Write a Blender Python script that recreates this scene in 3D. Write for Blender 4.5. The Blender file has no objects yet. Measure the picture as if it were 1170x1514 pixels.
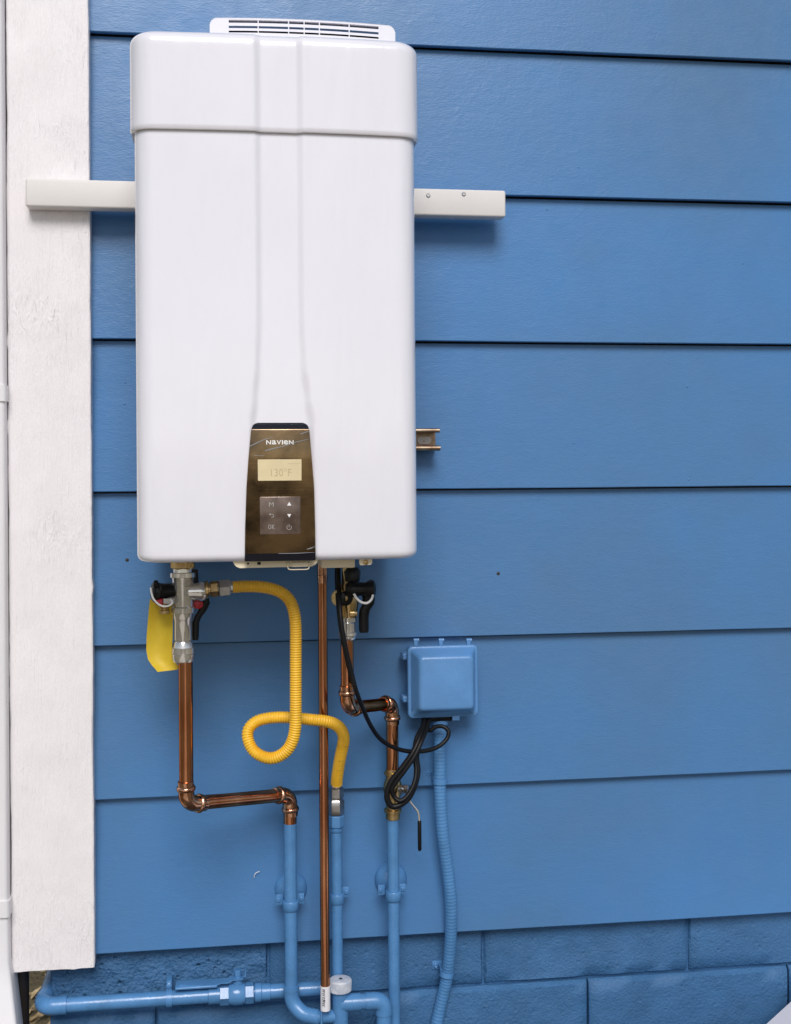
import bpy, bmesh, math, random
from mathutils import Vector, Matrix, noise

random.seed(7)
C = bpy.context.scene
COL = C.collection
rad = math.radians

# ------------------------------------------------------------------ camera, sky, sun, exposure
EYE = 1.45                       # camera height above the ground, m
DIST = 2.25                      # camera to the plane of the siding, m
FPX, CX, CY = 1772.0, 585.0, 697.0
YAW, PITCH, ROLL = 0.136603, -0.003628, -0.007406
_cy, _sy, _cp, _sp = math.cos(YAW), math.sin(YAW), math.cos(PITCH), math.sin(PITCH)
FWD = Vector((_sy*_cp, _cy*_cp, -_sp))
_r0 = Vector((_cy, -_sy, 0)); _u0 = _r0.cross(FWD)
RIGHT = _r0*math.cos(ROLL) + _u0*math.sin(ROLL)
UP = -_r0*math.sin(ROLL) + _u0*math.cos(ROLL)

cam_data = bpy.data.cameras.new('camera')
cam = bpy.data.objects.new('camera', cam_data)
COL.objects.link(cam)
cam.matrix_world = Matrix((( RIGHT.x, UP.x, -FWD.x, 0), (RIGHT.y, UP.y, -FWD.y, -DIST),
                           (RIGHT.z, UP.z, -FWD.z, EYE), (0, 0, 0, 1)))
cam_data.sensor_fit = 'VERTICAL'
cam_data.sensor_height = 24.0
cam_data.lens = 24.0*FPX/1514.0
cam_data.shift_y = (CY-757.0)/1514.0
cam_data.clip_start = 0.05
cam_data.clip_end = 400
C.camera = cam

SUN_AZ, SUN_EL = rad(-3), rad(41)            # high thin cloud: a broad soft sun in front of the wall
SUN_TRAVEL = Vector((-math.sin(SUN_AZ)*math.cos(SUN_EL), math.cos(SUN_AZ)*math.cos(SUN_EL), -math.sin(SUN_EL)))
world = bpy.data.worlds.new('World'); C.world = world
world.use_nodes = True
wn = world.node_tree; wn.nodes.clear()
sky = wn.nodes.new('ShaderNodeTexSky'); sky.sky_type = 'NISHITA'; sky.sun_disc = False
sky.sun_elevation = math.asin(-SUN_TRAVEL.z)
sky.sun_rotation = math.atan2(-SUN_TRAVEL.x, -SUN_TRAVEL.y)
sky.air_density = 1.0; sky.dust_density = 1.0; sky.ozone_density = 1.0
hs = wn.nodes.new('ShaderNodeHueSaturation'); hs.inputs['Saturation'].default_value = 0.55
bg = wn.nodes.new('ShaderNodeBackground'); bg.inputs['Strength'].default_value = 0.055
wo = wn.nodes.new('ShaderNodeOutputWorld')
wn.links.new(sky.outputs[0], hs.inputs['Color']); wn.links.new(hs.outputs[0], bg.inputs[0]); wn.links.new(bg.outputs[0], wo.inputs[0])

sun_data = bpy.data.lights.new('sun', 'SUN'); sun_data.energy = 1.5; sun_data.angle = rad(27)
sun_data.color = (1.0, 0.965, 0.955)
sun = bpy.data.objects.new('sun', sun_data); COL.objects.link(sun)
sun.rotation_euler = SUN_TRAVEL.to_track_quat('-Z', 'Y').to_euler()
sun.location = (2, -8, 8)

C.view_settings.view_transform = 'Standard'
C.view_settings.look = 'None'
C.view_settings.gamma = 1.0
C.view_settings.use_curve_mapping = False
C.view_settings.exposure = 0.74
C.render.engine = 'CYCLES'
C.cycles.use_denoising = True
C.cycles.max_bounces = 8

# ------------------------------------------------------------------ measuring helpers
def P(px, py, d=0.0):
    """world point on the vertical plane d metres in front of the siding, from a point measured on the photograph"""
    v = FWD*FPX + RIGHT*(px-CX) - UP*(py-CY)
    t = (DIST-d)/v.y
    return Vector((v.x*t, -d, EYE+v.z*t))
def K(d):                        # metres per photograph pixel at depth d
    return (DIST-d)/FPX

# ------------------------------------------------------------------ materials
def mat(name, col, rough=0.5, metal=0.0, var=0.0, var_scale=6.0, bumps=(), col2=None, fac_scale=None,
        spec=0.5, coat=0.0, rough_var=0.0, stretch=(1, 1, 1), aniso=0.0):
    m = bpy.data.materials.new(name); m.use_nodes = True
    nt = m.node_tree; n = nt.nodes; L = nt.links
    b = n['Principled BSDF']
    b.inputs['Roughness'].default_value = rough
    b.inputs['Metallic'].default_value = metal
    b.inputs['Specular IOR Level'].default_value = spec
    b.inputs['Coat Weight'].default_value = coat
    b.inputs['Coat Roughness'].default_value = 0.08
    tc = n.new('ShaderNodeTexCoord'); mp = n.new('ShaderNodeMapping'); mp.inputs['Scale'].default_value = stretch
    L.new(tc.outputs['Object'], mp.inputs['Vector'])
    if var > 0 or col2 is not None:
        t = n.new('ShaderNodeTexNoise'); t.inputs['Scale'].default_value = fac_scale or var_scale
        t.inputs['Detail'].default_value = 5; t.inputs['Roughness'].default_value = 0.6
        L.new(mp.outputs[0], t.inputs['Vector'])
        r = n.new('ShaderNodeValToRGB')
        c2 = col2 if col2 is not None else [c*(1-var) for c in col]
        c1 = col if col2 is not None else [min(1, c*(1+var)) for c in col]
        r.color_ramp.elements[0].position = 0.35; r.color_ramp.elements[1].position = 0.65
        r.color_ramp.elements[0].color = (*c2, 1); r.color_ramp.elements[1].color = (*c1, 1)
        L.new(t.outputs['Fac'], r.inputs[0]); L.new(r.outputs[0], b.inputs['Base Color'])
    else:
        b.inputs['Base Color'].default_value = (*col, 1)
    if rough_var:
        t = n.new('ShaderNodeTexNoise'); t.inputs['Scale'].default_value = 25; t.inputs['Detail'].default_value = 4
        L.new(mp.outputs[0], t.inputs['Vector'])
        mr = n.new('ShaderNodeMapRange'); mr.inputs['From Min'].default_value = 0.3; mr.inputs['From Max'].default_value = 0.7
        mr.inputs['To Min'].default_value = max(0.03, rough-rough_var); mr.inputs['To Max'].default_value = rough+rough_var
        L.new(t.outputs['Fac'], mr.inputs['Value']); L.new(mr.outputs[0], b.inputs['Roughness'])
    prev = None
    for kind, scale, dist, st in bumps:
        mp2 = n.new('ShaderNodeMapping'); mp2.inputs['Scale'].default_value = st
        L.new(tc.outputs['Object'], mp2.inputs['Vector'])
        if kind == 'noise':
            t = n.new('ShaderNodeTexNoise'); t.inputs['Scale'].default_value = scale; t.inputs['Detail'].default_value = 4
            h = t.outputs['Fac']
        elif kind == 'pits':
            t = n.new('ShaderNodeTexVoronoi'); t.inputs['Scale'].default_value = scale
            nz = n.new('ShaderNodeTexNoise'); nz.inputs['Scale'].default_value = scale*0.3
            L.new(mp2.outputs[0], nz.inputs['Vector'])
            a = n.new('ShaderNodeMath'); a.operation = 'SUBTRACT'
            L.new(nz.outputs['Fac'], a.inputs[0]); a.inputs[1].default_value = 0.25
            a2 = n.new('ShaderNodeMath'); a2.operation = 'MINIMUM'
            L.new(t.outputs['Distance'], a2.inputs[0]); L.new(a.outputs[0], a2.inputs[1])
            h = a2.outputs[0]
        elif kind == 'wrinkle':
            t = n.new('ShaderNodeTexNoise'); t.inputs['Scale'].default_value = scale; t.inputs['Detail'].default_value = 6
            t.inputs['Distortion'].default_value = 2.5
            a = n.new('ShaderNodeMath'); a.operation = 'POWER'; a.inputs[1].default_value = 3.0
            L.new(t.outputs['Fac'], a.inputs[0])
            nz = n.new('ShaderNodeTexNoise'); nz.inputs['Scale'].default_value = 9; nz.inputs['Detail'].default_value = 3
            L.new(tc.outputs['Object'], nz.inputs['Vector'])
            mr2 = n.new('ShaderNodeMapRange'); mr2.inputs['From Min'].default_value = 0.42; mr2.inputs['From Max'].default_value = 0.66
            L.new(nz.outputs['Fac'], mr2.inputs['Value'])
            am = n.new('ShaderNodeMath'); am.operation = 'MULTIPLY'
            L.new(a.outputs[0], am.inputs[0]); L.new(mr2.outputs[0], am.inputs[1]); h = am.outputs[0]
        L.new(mp2.outputs[0], t.inputs['Vector'])
        bp = n.new('ShaderNodeBump'); bp.inputs['Distance'].default_value = dist; bp.inputs['Strength'].default_value = 1.0
        L.new(h, bp.inputs['Height'])
        if prev is not None: L.new(prev.outputs[0], bp.inputs['Normal'])
        prev = bp
    if prev is not None: L.new(prev.outputs[0], b.inputs['Normal'])
    return m

BLUE = (0.073, 0.202, 0.435)
M_siding = mat('blue_siding_paint', (0.062, 0.205, 0.455), 0.36, col2=(0.076, 0.184, 0.355), fac_scale=1.4, spec=0.4, rough_var=0.06,
               bumps=[('noise', 420, 0.00032, (0.35, 1, 1)), ('noise', 80, 0.0003, (0.5, 1, 1.4)), ('noise', 6, 0.0012, (0.5, 1, 1.2)), ('wrinkle', 20, 0.0007, (1, 1, 1))])
M_block = mat('blue_block_paint', (0.042, 0.138, 0.295), 0.62, var=0.10, var_scale=12,
              bumps=[('noise', 230, 0.002, (1, 1, 1)), ('pits', 60, 0.0035, (1, 1, 1)), ('noise', 30, 0.002, (1, 1, 1))])
M_block_rough = mat('blue_rough_block_paint', (0.042, 0.138, 0.295), 0.62, var=0.12, var_scale=14,
              bumps=[('noise', 170, 0.004, (1, 1, 1)), ('pits', 70, 0.011, (1, 1, 1)), ('noise', 55, 0.006, (1, 1, 1))])
M_mortar = mat('blue_mortar_paint', (0.032, 0.12, 0.27), 0.7, bumps=[('noise', 180, 0.003, (1, 1, 1))])
M_bluepipe = mat('blue_pipe_paint', (0.080, 0.228, 0.465), 0.25, var=0.11, var_scale=22,
                 bumps=[('noise', 160, 0.0004, (1, 1, 0.3))], rough_var=0.08)
M_boxblue = mat('blue_box_paint', (0.108, 0.27, 0.54), 0.28, var=0.05, var_scale=20, bumps=[('noise', 420, 0.0003, (1, 1, 1)), ('noise', 90, 0.0004, (1, 1, 1))])
M_board = mat('white_rough_sawn_paint', (0.85, 0.815, 0.82), 0.5, var=0.03, var_scale=14,
              bumps=[('noise', 260, 0.0013, (1.5, 1, 0.07)), ('wrinkle', 90, 0.0028, (1.0, 1, 0.26)), ('noise', 25, 0.0012, (1.0, 1, 0.4)), ('noise', 420, 0.0007, (1, 1, 0.5))])
M_rail = mat('cream_metal_paint', (0.73, 0.70, 0.67), 0.45, var=0.02, var_scale=10)
M_spout = mat('white_aluminium_paint', (0.78, 0.77, 0.78), 0.35, var=0.03)
M_white = mat('white_enamel', (0.82, 0.81, 0.865), 0.18, coat=1.0, var=0.012, var_scale=5, bumps=[('noise', 6, 0.010, (1.2, 1, 0.22))])
M_slot = mat('dark_cavity', (0.02, 0.02, 0.025), 0.8)
M_cream = mat('steel_painted_bounce', (0.86, 0.75, 0.54), 0.45)  # cream tint paints in the warm bounce from the ground
M_panel = mat('panel_painted_reflections', (0.27, 0.175, 0.085), 0.17, metal=0.95, coat=0.25, col2=(0.012, 0.009, 0.007), fac_scale=11,
              bumps=[('noise', 500, 0.00004, (0.02, 1, 1))])  # gold and black patches paint in reflections of the surroundings
M_film = mat('clear_film_crease', (0.45, 0.47, 0.52), 0.15)
M_film.node_tree.nodes['Principled BSDF'].inputs['Alpha'].default_value = 0.5
M_lcd = mat('lcd_glass', (0.74, 0.62, 0.38), 0.22, var=0.05, var_scale=30)
M_lcdtext = mat('lcd_digits', (0.53, 0.42, 0.25), 0.3)
M_pad = mat('glossy_key_film', (0.20, 0.145, 0.115), 0.16, metal=0.25, col2=(0.10, 0.07, 0.055), fac_scale=35)
M_keyprint = mat('grey_print', (0.40, 0.37, 0.34), 0.5)
M_print = mat('white_print', (0.85, 0.84, 0.82), 0.5)
M_blackprint = mat('black_print', (0.03, 0.03, 0.035), 0.5)
M_copper = mat('copper', (0.82, 0.40, 0.22), 0.16, metal=1.0, col2=(0.52, 0.19, 0.09), fac_scale=13, rough_var=0.05, stretch=(1, 1, 0.35))
M_copfit = mat('bright_copper', (0.88, 0.53, 0.36), 0.15, metal=1.0, col2=(0.45, 0.19, 0.10), fac_scale=60, rough_var=0.08)
M_brass = mat('brass', (0.70, 0.53, 0.27), 0.30, metal=1.0, col2=(0.48, 0.33, 0.15), fac_scale=50, rough_var=0.08)
M_chrome = mat('dull_nickel', (0.86, 0.84, 0.81), 0.17, metal=0.88, col2=(0.74, 0.72, 0.68), fac_scale=30, rough_var=0.04)
M_steel = mat('zinc_steel', (0.56, 0.56, 0.55), 0.32, metal=1.0, col2=(0.42, 0.41, 0.40), fac_scale=50, rough_var=0.1)
M_strut = mat('tarnished_strut', (0.42, 0.33, 0.24), 0.38, metal=0.9, col2=(0.22, 0.14, 0.09), fac_scale=40)
M_black = mat('black_plastic', (0.006, 0.006, 0.007), 0.33, spec=0.3, bumps=[('noise', 300, 0.0002, (1, 1, 1))])
M_rubber = mat('black_cable_jacket', (0.006, 0.006, 0.007), 0.45, spec=0.25)
M_red = mat('red_plastic', (0.42, 0.02, 0.03), 0.4)
M_hose = mat('yellow_hose_jacket', (0.86, 0.49, 0.03), 0.40, var=0.06, var_scale=30)
M_tag = mat('yellow_paper_tag', (0.72, 0.52, 0.03), 0.55, col2=(0.64, 0.44, 0.025), fac_scale=20)
M_cap = mat('worn_white_plastic', (0.62, 0.64, 0.68), 0.5, col2=(0.42, 0.47, 0.55), fac_scale=90)
M_label = mat('white_sticker', (0.76, 0.75, 0.78), 0.45)
M_dark = mat('dark_brown_pipe_paint', (0.030, 0.024, 0.022), 0.45, var=0.2)
M_fence = mat('brown_fence_wood', (0.50, 0.33, 0.18), 0.7, col2=(0.36, 0.22, 0.11), fac_scale=5, stretch=(6, 1, 0.6))
M_roof = mat('grey_shingle', (0.10, 0.10, 0.105), 0.9, var=0.2, var_scale=20)
M_boxlid = mat('pale_grey_plastic', (0.72, 0.70, 0.74), 0.45)
M_ground = mat('dry_grass_soil', (0.24, 0.195, 0.11), 0.95, col2=(0.10, 0.085, 0.045), fac_scale=1.1, bumps=[('noise', 30, 0.02, (1, 1, 1))])
M_leaf = mat('dry_leaves', (0.78, 0.64, 0.38), 0.8, col2=(0.30, 0.19, 0.08), fac_scale=22)

for m_, c_ in ((M_copper, (0.20, 0.10, 0.07)), (M_copfit, (0.30, 0.16, 0.11)), (M_brass, (0.30, 0.24, 0.15)), (M_chrome, (0.38, 0.38, 0.38)), (M_steel, (0.4, 0.4, 0.4))):
    m_.node_tree.nodes['Principled BSDF'].inputs['Specular Tint'].default_value = (*c_, 1)      # edge tint paints in the dark reflections along the rims
# ------------------------------------------------------------------ mesh building
class MB:
    def __init__(s): s.v, s.f = [], []
    def add(s, vs, fs):
        o = len(s.v); s.v += [Vector(v) for v in vs]; s.f += [tuple(i+o for i in f) for f in fs]
        return s
    def box(s, lo, hi, bev=0.0, seg=2, rot=None, piv=None):
        lo, hi = Vector(lo), Vector(hi)
        bm = bmesh.new(); bmesh.ops.create_cube(bm, size=1.0)
        for v in bm.verts:
            v.co = Vector(((v.co.x+.5)*(hi.x-lo.x)+lo.x, (v.co.y+.5)*(hi.y-lo.y)+lo.y, (v.co.z+.5)*(hi.z-lo.z)+lo.z))
        if bev > 0: bmesh.ops.bevel(bm, geom=bm.edges[:], offset=bev, segments=seg, profile=0.5, affect='EDGES')
        if rot is not None:
            p = piv if piv is not None else (lo+hi)/2
            for v in bm.verts: v.co = p + rot @ (v.co-p)
        s.take(bm); return s
    def take(s, bm):
        bm.verts.index_update()
        s.add([v.co.copy() for v in bm.verts], [[v.index for v in f.verts] for f in bm.faces]); bm.free()
    def tube(s, pts, r, seg=18, caps=True):
        pts = [Vector(p) for p in pts]; n = len(pts)
        rs = r if isinstance(r, (list, tuple)) else [r]*n
        tg = []
        for i in range(n):
            a = pts[max(0, i-1)]; b = pts[min(n-1, i+1)]; d = (b-a)
            tg.append(d.normalized() if d.length > 1e-9 else Vector((0, 0, 1)))
        u = tg[0].orthogonal().normalized(); vs, fs = [], []
        for i in range(n):
            if i: u = (tg[i-1].rotation_difference(tg[i]) @ u)
            u = (u - tg[i]*u.dot(tg[i])).normalized(); w = tg[i].cross(u)
            for k in range(seg):
                a = 2*math.pi*k/seg
                vs.append(pts[i] + (u*math.cos(a)+w*math.sin(a))*rs[i])
        for i in range(n-1):
            for k in range(seg):
                k2 = (k+1) % seg
                fs.append((i*seg+k, i*seg+k2, (i+1)*seg+k2, (i+1)*seg+k))
        if caps:
            fs.append(tuple(range(seg-1, -1, -1))); fs.append(tuple((n-1)*seg+k for k in range(seg)))
        return s.add(vs, fs)
    def lathe(s, o, axis, prof, seg=24, phase=0.0):
        """prof: list of (distance along axis, radius)"""
        o = Vector(o); axis = Vector(axis).normalized()
        u = axis.orthogonal().normalized(); w = axis.cross(u); vs, fs = [], []
        for t, r in prof:
            for k in range(seg):
                a = 2*math.pi*k/seg + phase
                vs.append(o + axis*t + (u*math.cos(a)+w*math.sin(a))*max(r, 1e-5))
        n = len(prof)
        for i in range(n-1):
            for k in range(seg):
                k2 = (k+1) % seg
                fs.append((i*seg+k, i*seg+k2, (i+1)*seg+k2, (i+1)*seg+k))
        fs.append(tuple(range(seg-1, -1, -1))); fs.append(tuple((n-1)*seg+k for k in range(seg)))
        return s.add(vs, fs)
    def prism(s, pts, off):
        pts = [Vector(p) for p in pts]; off = Vector(off); n = len(pts)
        vs = pts + [p+off for p in pts]
        fs = [tuple(range(n)), tuple(range(2*n-1, n-1, -1))]
        fs += [(i, (i+1) % n + 0, (i+1) % n + n, i+n) for i in range(n)]
        return s.add(vs, fs)
    def loft(s, rows, closed=True, caps=True):
        n = len(rows[0]); vs = [p for r in rows for p in r]; fs = []
        for i in range(len(rows)-1):
            for k in range(n if closed else n-1):
                k2 = (k+1) % n
                fs.append((i*n+k, i*n+k2, (i+1)*n+k2, (i+1)*n+k))
        if caps and closed:
            fs.append(tuple(range(n-1, -1, -1))); fs.append(tuple((len(rows)-1)*n+k for k in range(n)))
        return s.add(vs, fs)
    def build(s, name, m, parent=None, angle=38, recalc=True):
        o0 = parent['_org'] if parent is not None else (0, 0, 0)
        o0 = Vector(o0)
        me = bpy.data.meshes.new(name)
        me.from_pydata([v-o0 for v in s.v], [], s.f)
        if recalc:
            bm = bmesh.new(); bm.from_mesh(me); bmesh.ops.recalc_face_normals(bm, faces=bm.faces[:]); bm.to_mesh(me); bm.free()
        me.polygons.foreach_set('use_smooth', [True]*len(me.polygons))
        me.set_sharp_from_angle(angle=rad(angle))
        me.materials.append(m)
        o = bpy.data.objects.new(name, me); COL.objects.link(o)
        if parent is not None: o.parent = parent; o['_org'] = list(o0)
        return o

def thing(name, label, cat, loc, group=None):
    o = bpy.data.objects.new(name, None); COL.objects.link(o)
    o.empty_display_size = 0.05
    o.location = loc; o['label'] = label; o['category'] = cat; o['_org'] = list(loc)
    if group: o['group'] = group
    return o
def tag_single(o, label, cat, group=None, kind=None):
    if label: o['label'] = label
    if cat: o['category'] = cat
    if group: o['group'] = group
    if kind: o['kind'] = kind
    return o
def clone(root, delta, label):
    """a copy of a thing with copies of its parts and sub-parts"""
    r = root.copy(); COL.objects.link(r); r.location = root.location + Vector(delta); r['label'] = label
    for ch in list(root.children):
        c = ch.copy(); COL.objects.link(c); c.parent = r
        for g in list(ch.children):
            d = g.copy(); COL.objects.link(d); d.parent = c
    return r

def fillet(pts, r, n=8):
    """polyline with rounded corners; returns the points and the (start, end) indices of each bend"""
    pts = [Vector(p) for p in pts]; out = [pts[0]]; bends = []
    for i in range(1, len(pts)-1):
        a, b, c = pts[i-1], pts[i], pts[i+1]
        d1 = (a-b).normalized(); d2 = (c-b).normalized()
        ang = d1.angle(d2); t = min(r/math.tan(ang/2), (a-b).length*0.49, (c-b).length*0.49)
        rr = t*math.tan(ang/2)
        cen = b + (d1+d2).normalized()*(rr/math.sin(ang/2))
        p0 = b+d1*t; p1 = b+d2*t; v0 = p0-cen; v1 = p1-cen
        i0 = len(out)
        for k in range(n+1):
            out.append(cen + v0.normalized().slerp(v1.normalized(), k/n)*v0.length if v0.angle(v1) > 1e-3 else p0.lerp(p1, k/n))
        bends.append((i0, len(out)-1))
    out.append(pts[-1]); return out, bends
def spline(pts, n=10):
    pts = [Vector(p) for p in pts]; out = []
    for i in range(len(pts)-1):
        p0 = pts[i-1] if i else pts[0]*2-pts[1]
        p1, p2 = pts[i], pts[i+1]
        p3 = pts[i+2] if i+2 < len(pts) else pts[-1]*2-pts[-2]
        for k in range(n):
            t = k/n
            out.append(0.5*((2*p1)+(p2-p0)*t+(2*p0-5*p1+4*p2-p3)*t*t+(3*p1-p0-3*p2+p3)*t**3))
    out.append(pts[-1]); return out
def resample(pts, step):
    L = [0.0]
    for a, b in zip(pts, pts[1:]): L.append(L[-1]+(b-a).length)
    n = max(2, int(round(L[-1]/step))); out = []; j = 0
    for i in range(n+1):
        s = L[-1]*i/n
        while j < len(L)-2 and L[j+1] < s: j += 1
        seg = L[j+1]-L[j]
        out.append(pts[j].lerp(pts[j+1], (s-L[j])/seg if seg > 1e-9 else 0))
    return out
def corrugated(mb, path, r, pitch, depth, seg=18, q=4):
    pts = resample(path, pitch/q)
    rs = [r - depth*(0.5-0.5*math.cos(2*math.pi*i/q)) for i in range(len(pts))]
    mb.tube(pts, rs, seg); return pts
def smooth(a, b, x):
    t = max(0.0, min(1.0, (x-a)/(b-a))); return t*t*(3-2*t)

def glyphs(s):
    cu = bpy.data.curves.new('text', 'FONT'); cu.body = s; cu.size = 1.0; cu.resolution_u = 3
    return cu
def text_geo(s, bold=0.0):
    cu = glyphs(s); cu.offset = bold
    o = bpy.data.objects.new('text', cu); COL.objects.link(o)
    dg = bpy.context.evaluated_depsgraph_get()
    me = bpy.data.meshes.new_from_object(o.evaluated_get(dg))
    vs = [v.co.copy() for v in me.vertices]; fs = [tuple(p.vertices) for p in me.polygons]
    bpy.data.objects.remove(o); bpy.data.curves.remove(cu); bpy.data.meshes.remove(me)
    return vs, fs
def put_text(mb, s, x0, x1, z0, z1, y, bold=0.0):
    """flat lettering stretched into the box x0..x1, z0..z1 on the vertical plane y"""
    vs, fs = text_geo(s, bold)
    ax, bx = min(v.x for v in vs), max(v.x for v in vs); az, bz = min(v.y for v in vs), max(v.y for v in vs)
    mb.add([Vector((x0+(v.x-ax)/(bx-ax)*(x1-x0), y, z0+(v.y-az)/(bz-az)*(z1-z0))) for v in vs], fs)
def bar(mb, a, b, w, th=0.0004):
    """a flat stroke on a vertical plane facing the camera"""
    a, b = Vector(a), Vector(b); d = (b-a).normalized(); n = Vector((-d.z, 0, d.x))*w/2
    mb.prism([a-n, b-n, b+n, a+n], (0, -th, 0))

# ================================================================== the setting: ground
g = MB()
N = 60
rows = []
for j in range(2):
    rows.append([Vector((-40+80*i/N, -40+80*j, 0)) for i in range(N+1)])
g.loft(rows, closed=False)
tag_single(g.build('ground', M_ground, recalc=False), None, None, kind='structure')

pb = MB(); pb.loft([[Vector((-0.44+4.5*i/20, y+0.05*noise.noise(Vector((i*0.7, y, 0))), 0.004)) for i in range(21)] for y in (-1.3, 0.035)], closed=False)  # unseen dark strip, added so the pipes mirror something dark
tag_single(pb.build('added_dark_bed', mat('added_dark_ground', (0.055, 0.04, 0.03), 0.95, var=0.35, var_scale=30, bumps=[('noise', 60, 0.02, (1, 1, 1))]), recalc=False), None, None, kind='structure')
pt = MB(); pt.loft([[Vector((x, y, 0.010)) for x in (-1.5, -0.8, -0.1, 0.6)] for y in (-15.5, -12, -9, -6, -4, -2.5, -1.32)], closed=False)  # unseen pale strip, added for a bright streak in the metal
tag_single(pt.build('path', mat('added_pale_strip', (0.56, 0.50, 0.41), 0.85, var=0.14, var_scale=2.5, bumps=[('noise', 90, 0.003, (1, 1, 1))]), recalc=False), None, None, kind='structure')
lf = MB()
for i in range(2600):
    x = random.uniform(-1.3, -0.36); y = random.uniform(0.3, 2.6); z = random.uniform(0.004, 0.03)
    l = random.uniform(0.018, 0.05); w = l*random.uniform(0.10, 0.55)
    R = Matrix.Rotation(random.uniform(0, 6.28), 3, 'Z') @ Matrix.Rotation(random.uniform(-0.6, 0.6), 3, 'X') @ Matrix.Rotation(random.uniform(-0.5, 0.5), 3, 'Y')
    q = [(-l/2, 0, 0), (0, -w/2, 0.15*w), (l/2, 0, 0), (0, w/2, 0.15*w)]
    lf.add([Vector((x, y, z))+R@Vector(p) for p in q], [(0, 1, 2, 3)])
tag_single(lf.build('leaf_litter', M_leaf, recalc=False), 'dry tan leaves and straw on the sunlit ground past the house corner', 'leaf litter', kind='stuff')

# ================================================================== the house
XR = 3.3
XCOR = P(75, 1480, -0.03).x                                  # corner of the block foundation
house = thing('house', 'blue painted house wall of wide lap siding above a concrete block base', 'house', (XCOR, 0.03, 0))
E0, Z0 = 0.28182, EYE+0.81985
zb = [Z0-k*E0 for k in range(-2, 7)]
def board_mesh(z, seed, top=E0-0.0032):
    mb = MB(); n = 90; x0, x1 = -0.32, XR; rows = []
    for i in range(n+1):
        x = x0+(x1-x0)*i/n
        w = noise.noise(Vector((x*1.7, seed*3.1, 0)))*0.0011 + noise.noise(Vector((x*9, seed*5.7, 2)))*0.00035
        o = noise.noise(Vector((x*1.2, seed*7.7, 5)))*0.0009
        rows.append([Vector((x, 0.0012+o, z+w)), Vector((x, 0.0+o, z+0.0014+w)), Vector((x, 0.0165, z+top)),
                     Vector((x, 0.0295, z+top)), Vector((x, 0.0115+o, z+w))])
    return mb.loft(rows)
for i, z in enumerate(zb):
    o = board_mesh(z, i).build('siding_board', M_siding, house, angle=25)
core = MB().box((-0.31, 0.030, 0.60), (XR, 4.2, 2.87)).build('wall_core', M_dark, house)
# corner board: rough sawn, its edges not quite straight
cb = MB(); n = 150
xl, xr_ = P(13, 700, 0.022).x, P(135, 700, 0.022).x
zbot, ztop = P(80, 1434, 0.022).z, 2.86
rows = []
for i in range(n+1):
    z = zbot+(ztop-zbot)*i/n
    e1 = noise.noise(Vector((0.3, 0, z*6)))*0.0018+noise.noise(Vector((0.3, 5, z*40)))*0.0010
    e2 = noise.noise(Vector((9.3, 0, z*6)))*0.0013+noise.noise(Vector((9.3, 5, z*45)))*0.0007
    if random.random() < 0.03: e1 -= 0.0025
    if random.random() < 0.02: e2 += 0.002
    ring = [Vector((xl+e1, 0.006, z)), Vector((xl+e1, -0.0205, z)), Vector((xl+0.002+e1, -0.022, z))]
    for k in range(1, 12):
        x = xl+(xr_-xl)*k/12
        ring.append(Vector((x, -0.022-0.0006*noise.noise(Vector((x*30, 1, z*5))), z+(0.003*noise.noise(Vector((x*40, 3, 0))) if i == 0 else 0))))
    ring += [Vector((xr_-0.002+e2, -0.022, z)), Vector((xr_+e2, -0.0205, z)), Vector((xr_+e2, 0.006, z))]
    rows.append(ring)
cb.loft(rows)
cb.build('corner_board', M_board, house, angle=30)
MB().box((-0.345, 0.006, zbot+0.02), (-0.312, 0.13, 2.86)).build('side_corner_board', M_board, house)
rf = MB()
rf.prism([(-0.485, -0.06, 2.87), (-0.485, 4.4, 2.87), (-0.485, 2.15, 4.05)], (XR+0.8, 0, 0))
rf.build('roof', M_roof, house)
# block foundation
YF = 0.030
zj = P(850, 1447, -YF).z
found = MB().box((XCOR+0.004, YF+0.0075, 0), (XR, YF+0.19, 0.66)).build('foundation', M_mortar, house)
XJ = P(715, 1410, -YF).x
BL = P(1018, 1410, -YF).x-XJ
def block(x0, x1, z0, z1, y0, m, rough):
    """a block with chamfered, slightly uneven edges"""
    mb = MB(); nx, nz = 14, 7; a = 0.0035; rows = []
    sd = random.uniform(0, 50)
    zs = [z0, z0+a]+[z0+(z1-z0)*k/nz for k in range(1, nz)]+[z1-a*1.7, z1]
    xs = [x0, x0+a]+[x0+(x1-x0)*k/nx for k in range(1, nx)]+[x1-a, x1]
    for j, z in enumerate(zs):
        r = []
        for i, x in enumerate(xs):
            e = (i in (0, len(xs)-1)) or (j in (0, len(zs)-1))
            nz_ = noise.noise(Vector((x*24, z*24, sd)))
            y = y0+((0.011 if j == len(zs)-1 else 0.006) if e else 0)-nz_*rough
            r.append(Vector((x+(nz_*0.0015 if i in (1, len(xs)-2) else 0), y, z+(noise.noise(Vector((x*30, sd, 1)))*0.0016 if j == len(zs)-2 else 0))))
        rows.append(r)
    mb.loft(rows, closed=False)
    # close the back
    nxs, nzs = len(xs), len(zs)
    rim = [rows[0][i] for i in range(nxs)]+[rows[j][-1] for j in range(1, nzs)]+[rows[-1][i] for i in range(nxs-2, -1, -1)]+[rows[j][0] for j in range(nzs-2, 0, -1)]
    back = [Vector((p.x, y0+0.10, p.z)) for p in rim]
    mb.loft([rim, back], caps=False); mb.add(back, [tuple(range(len(back)))])
    return mb
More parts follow.
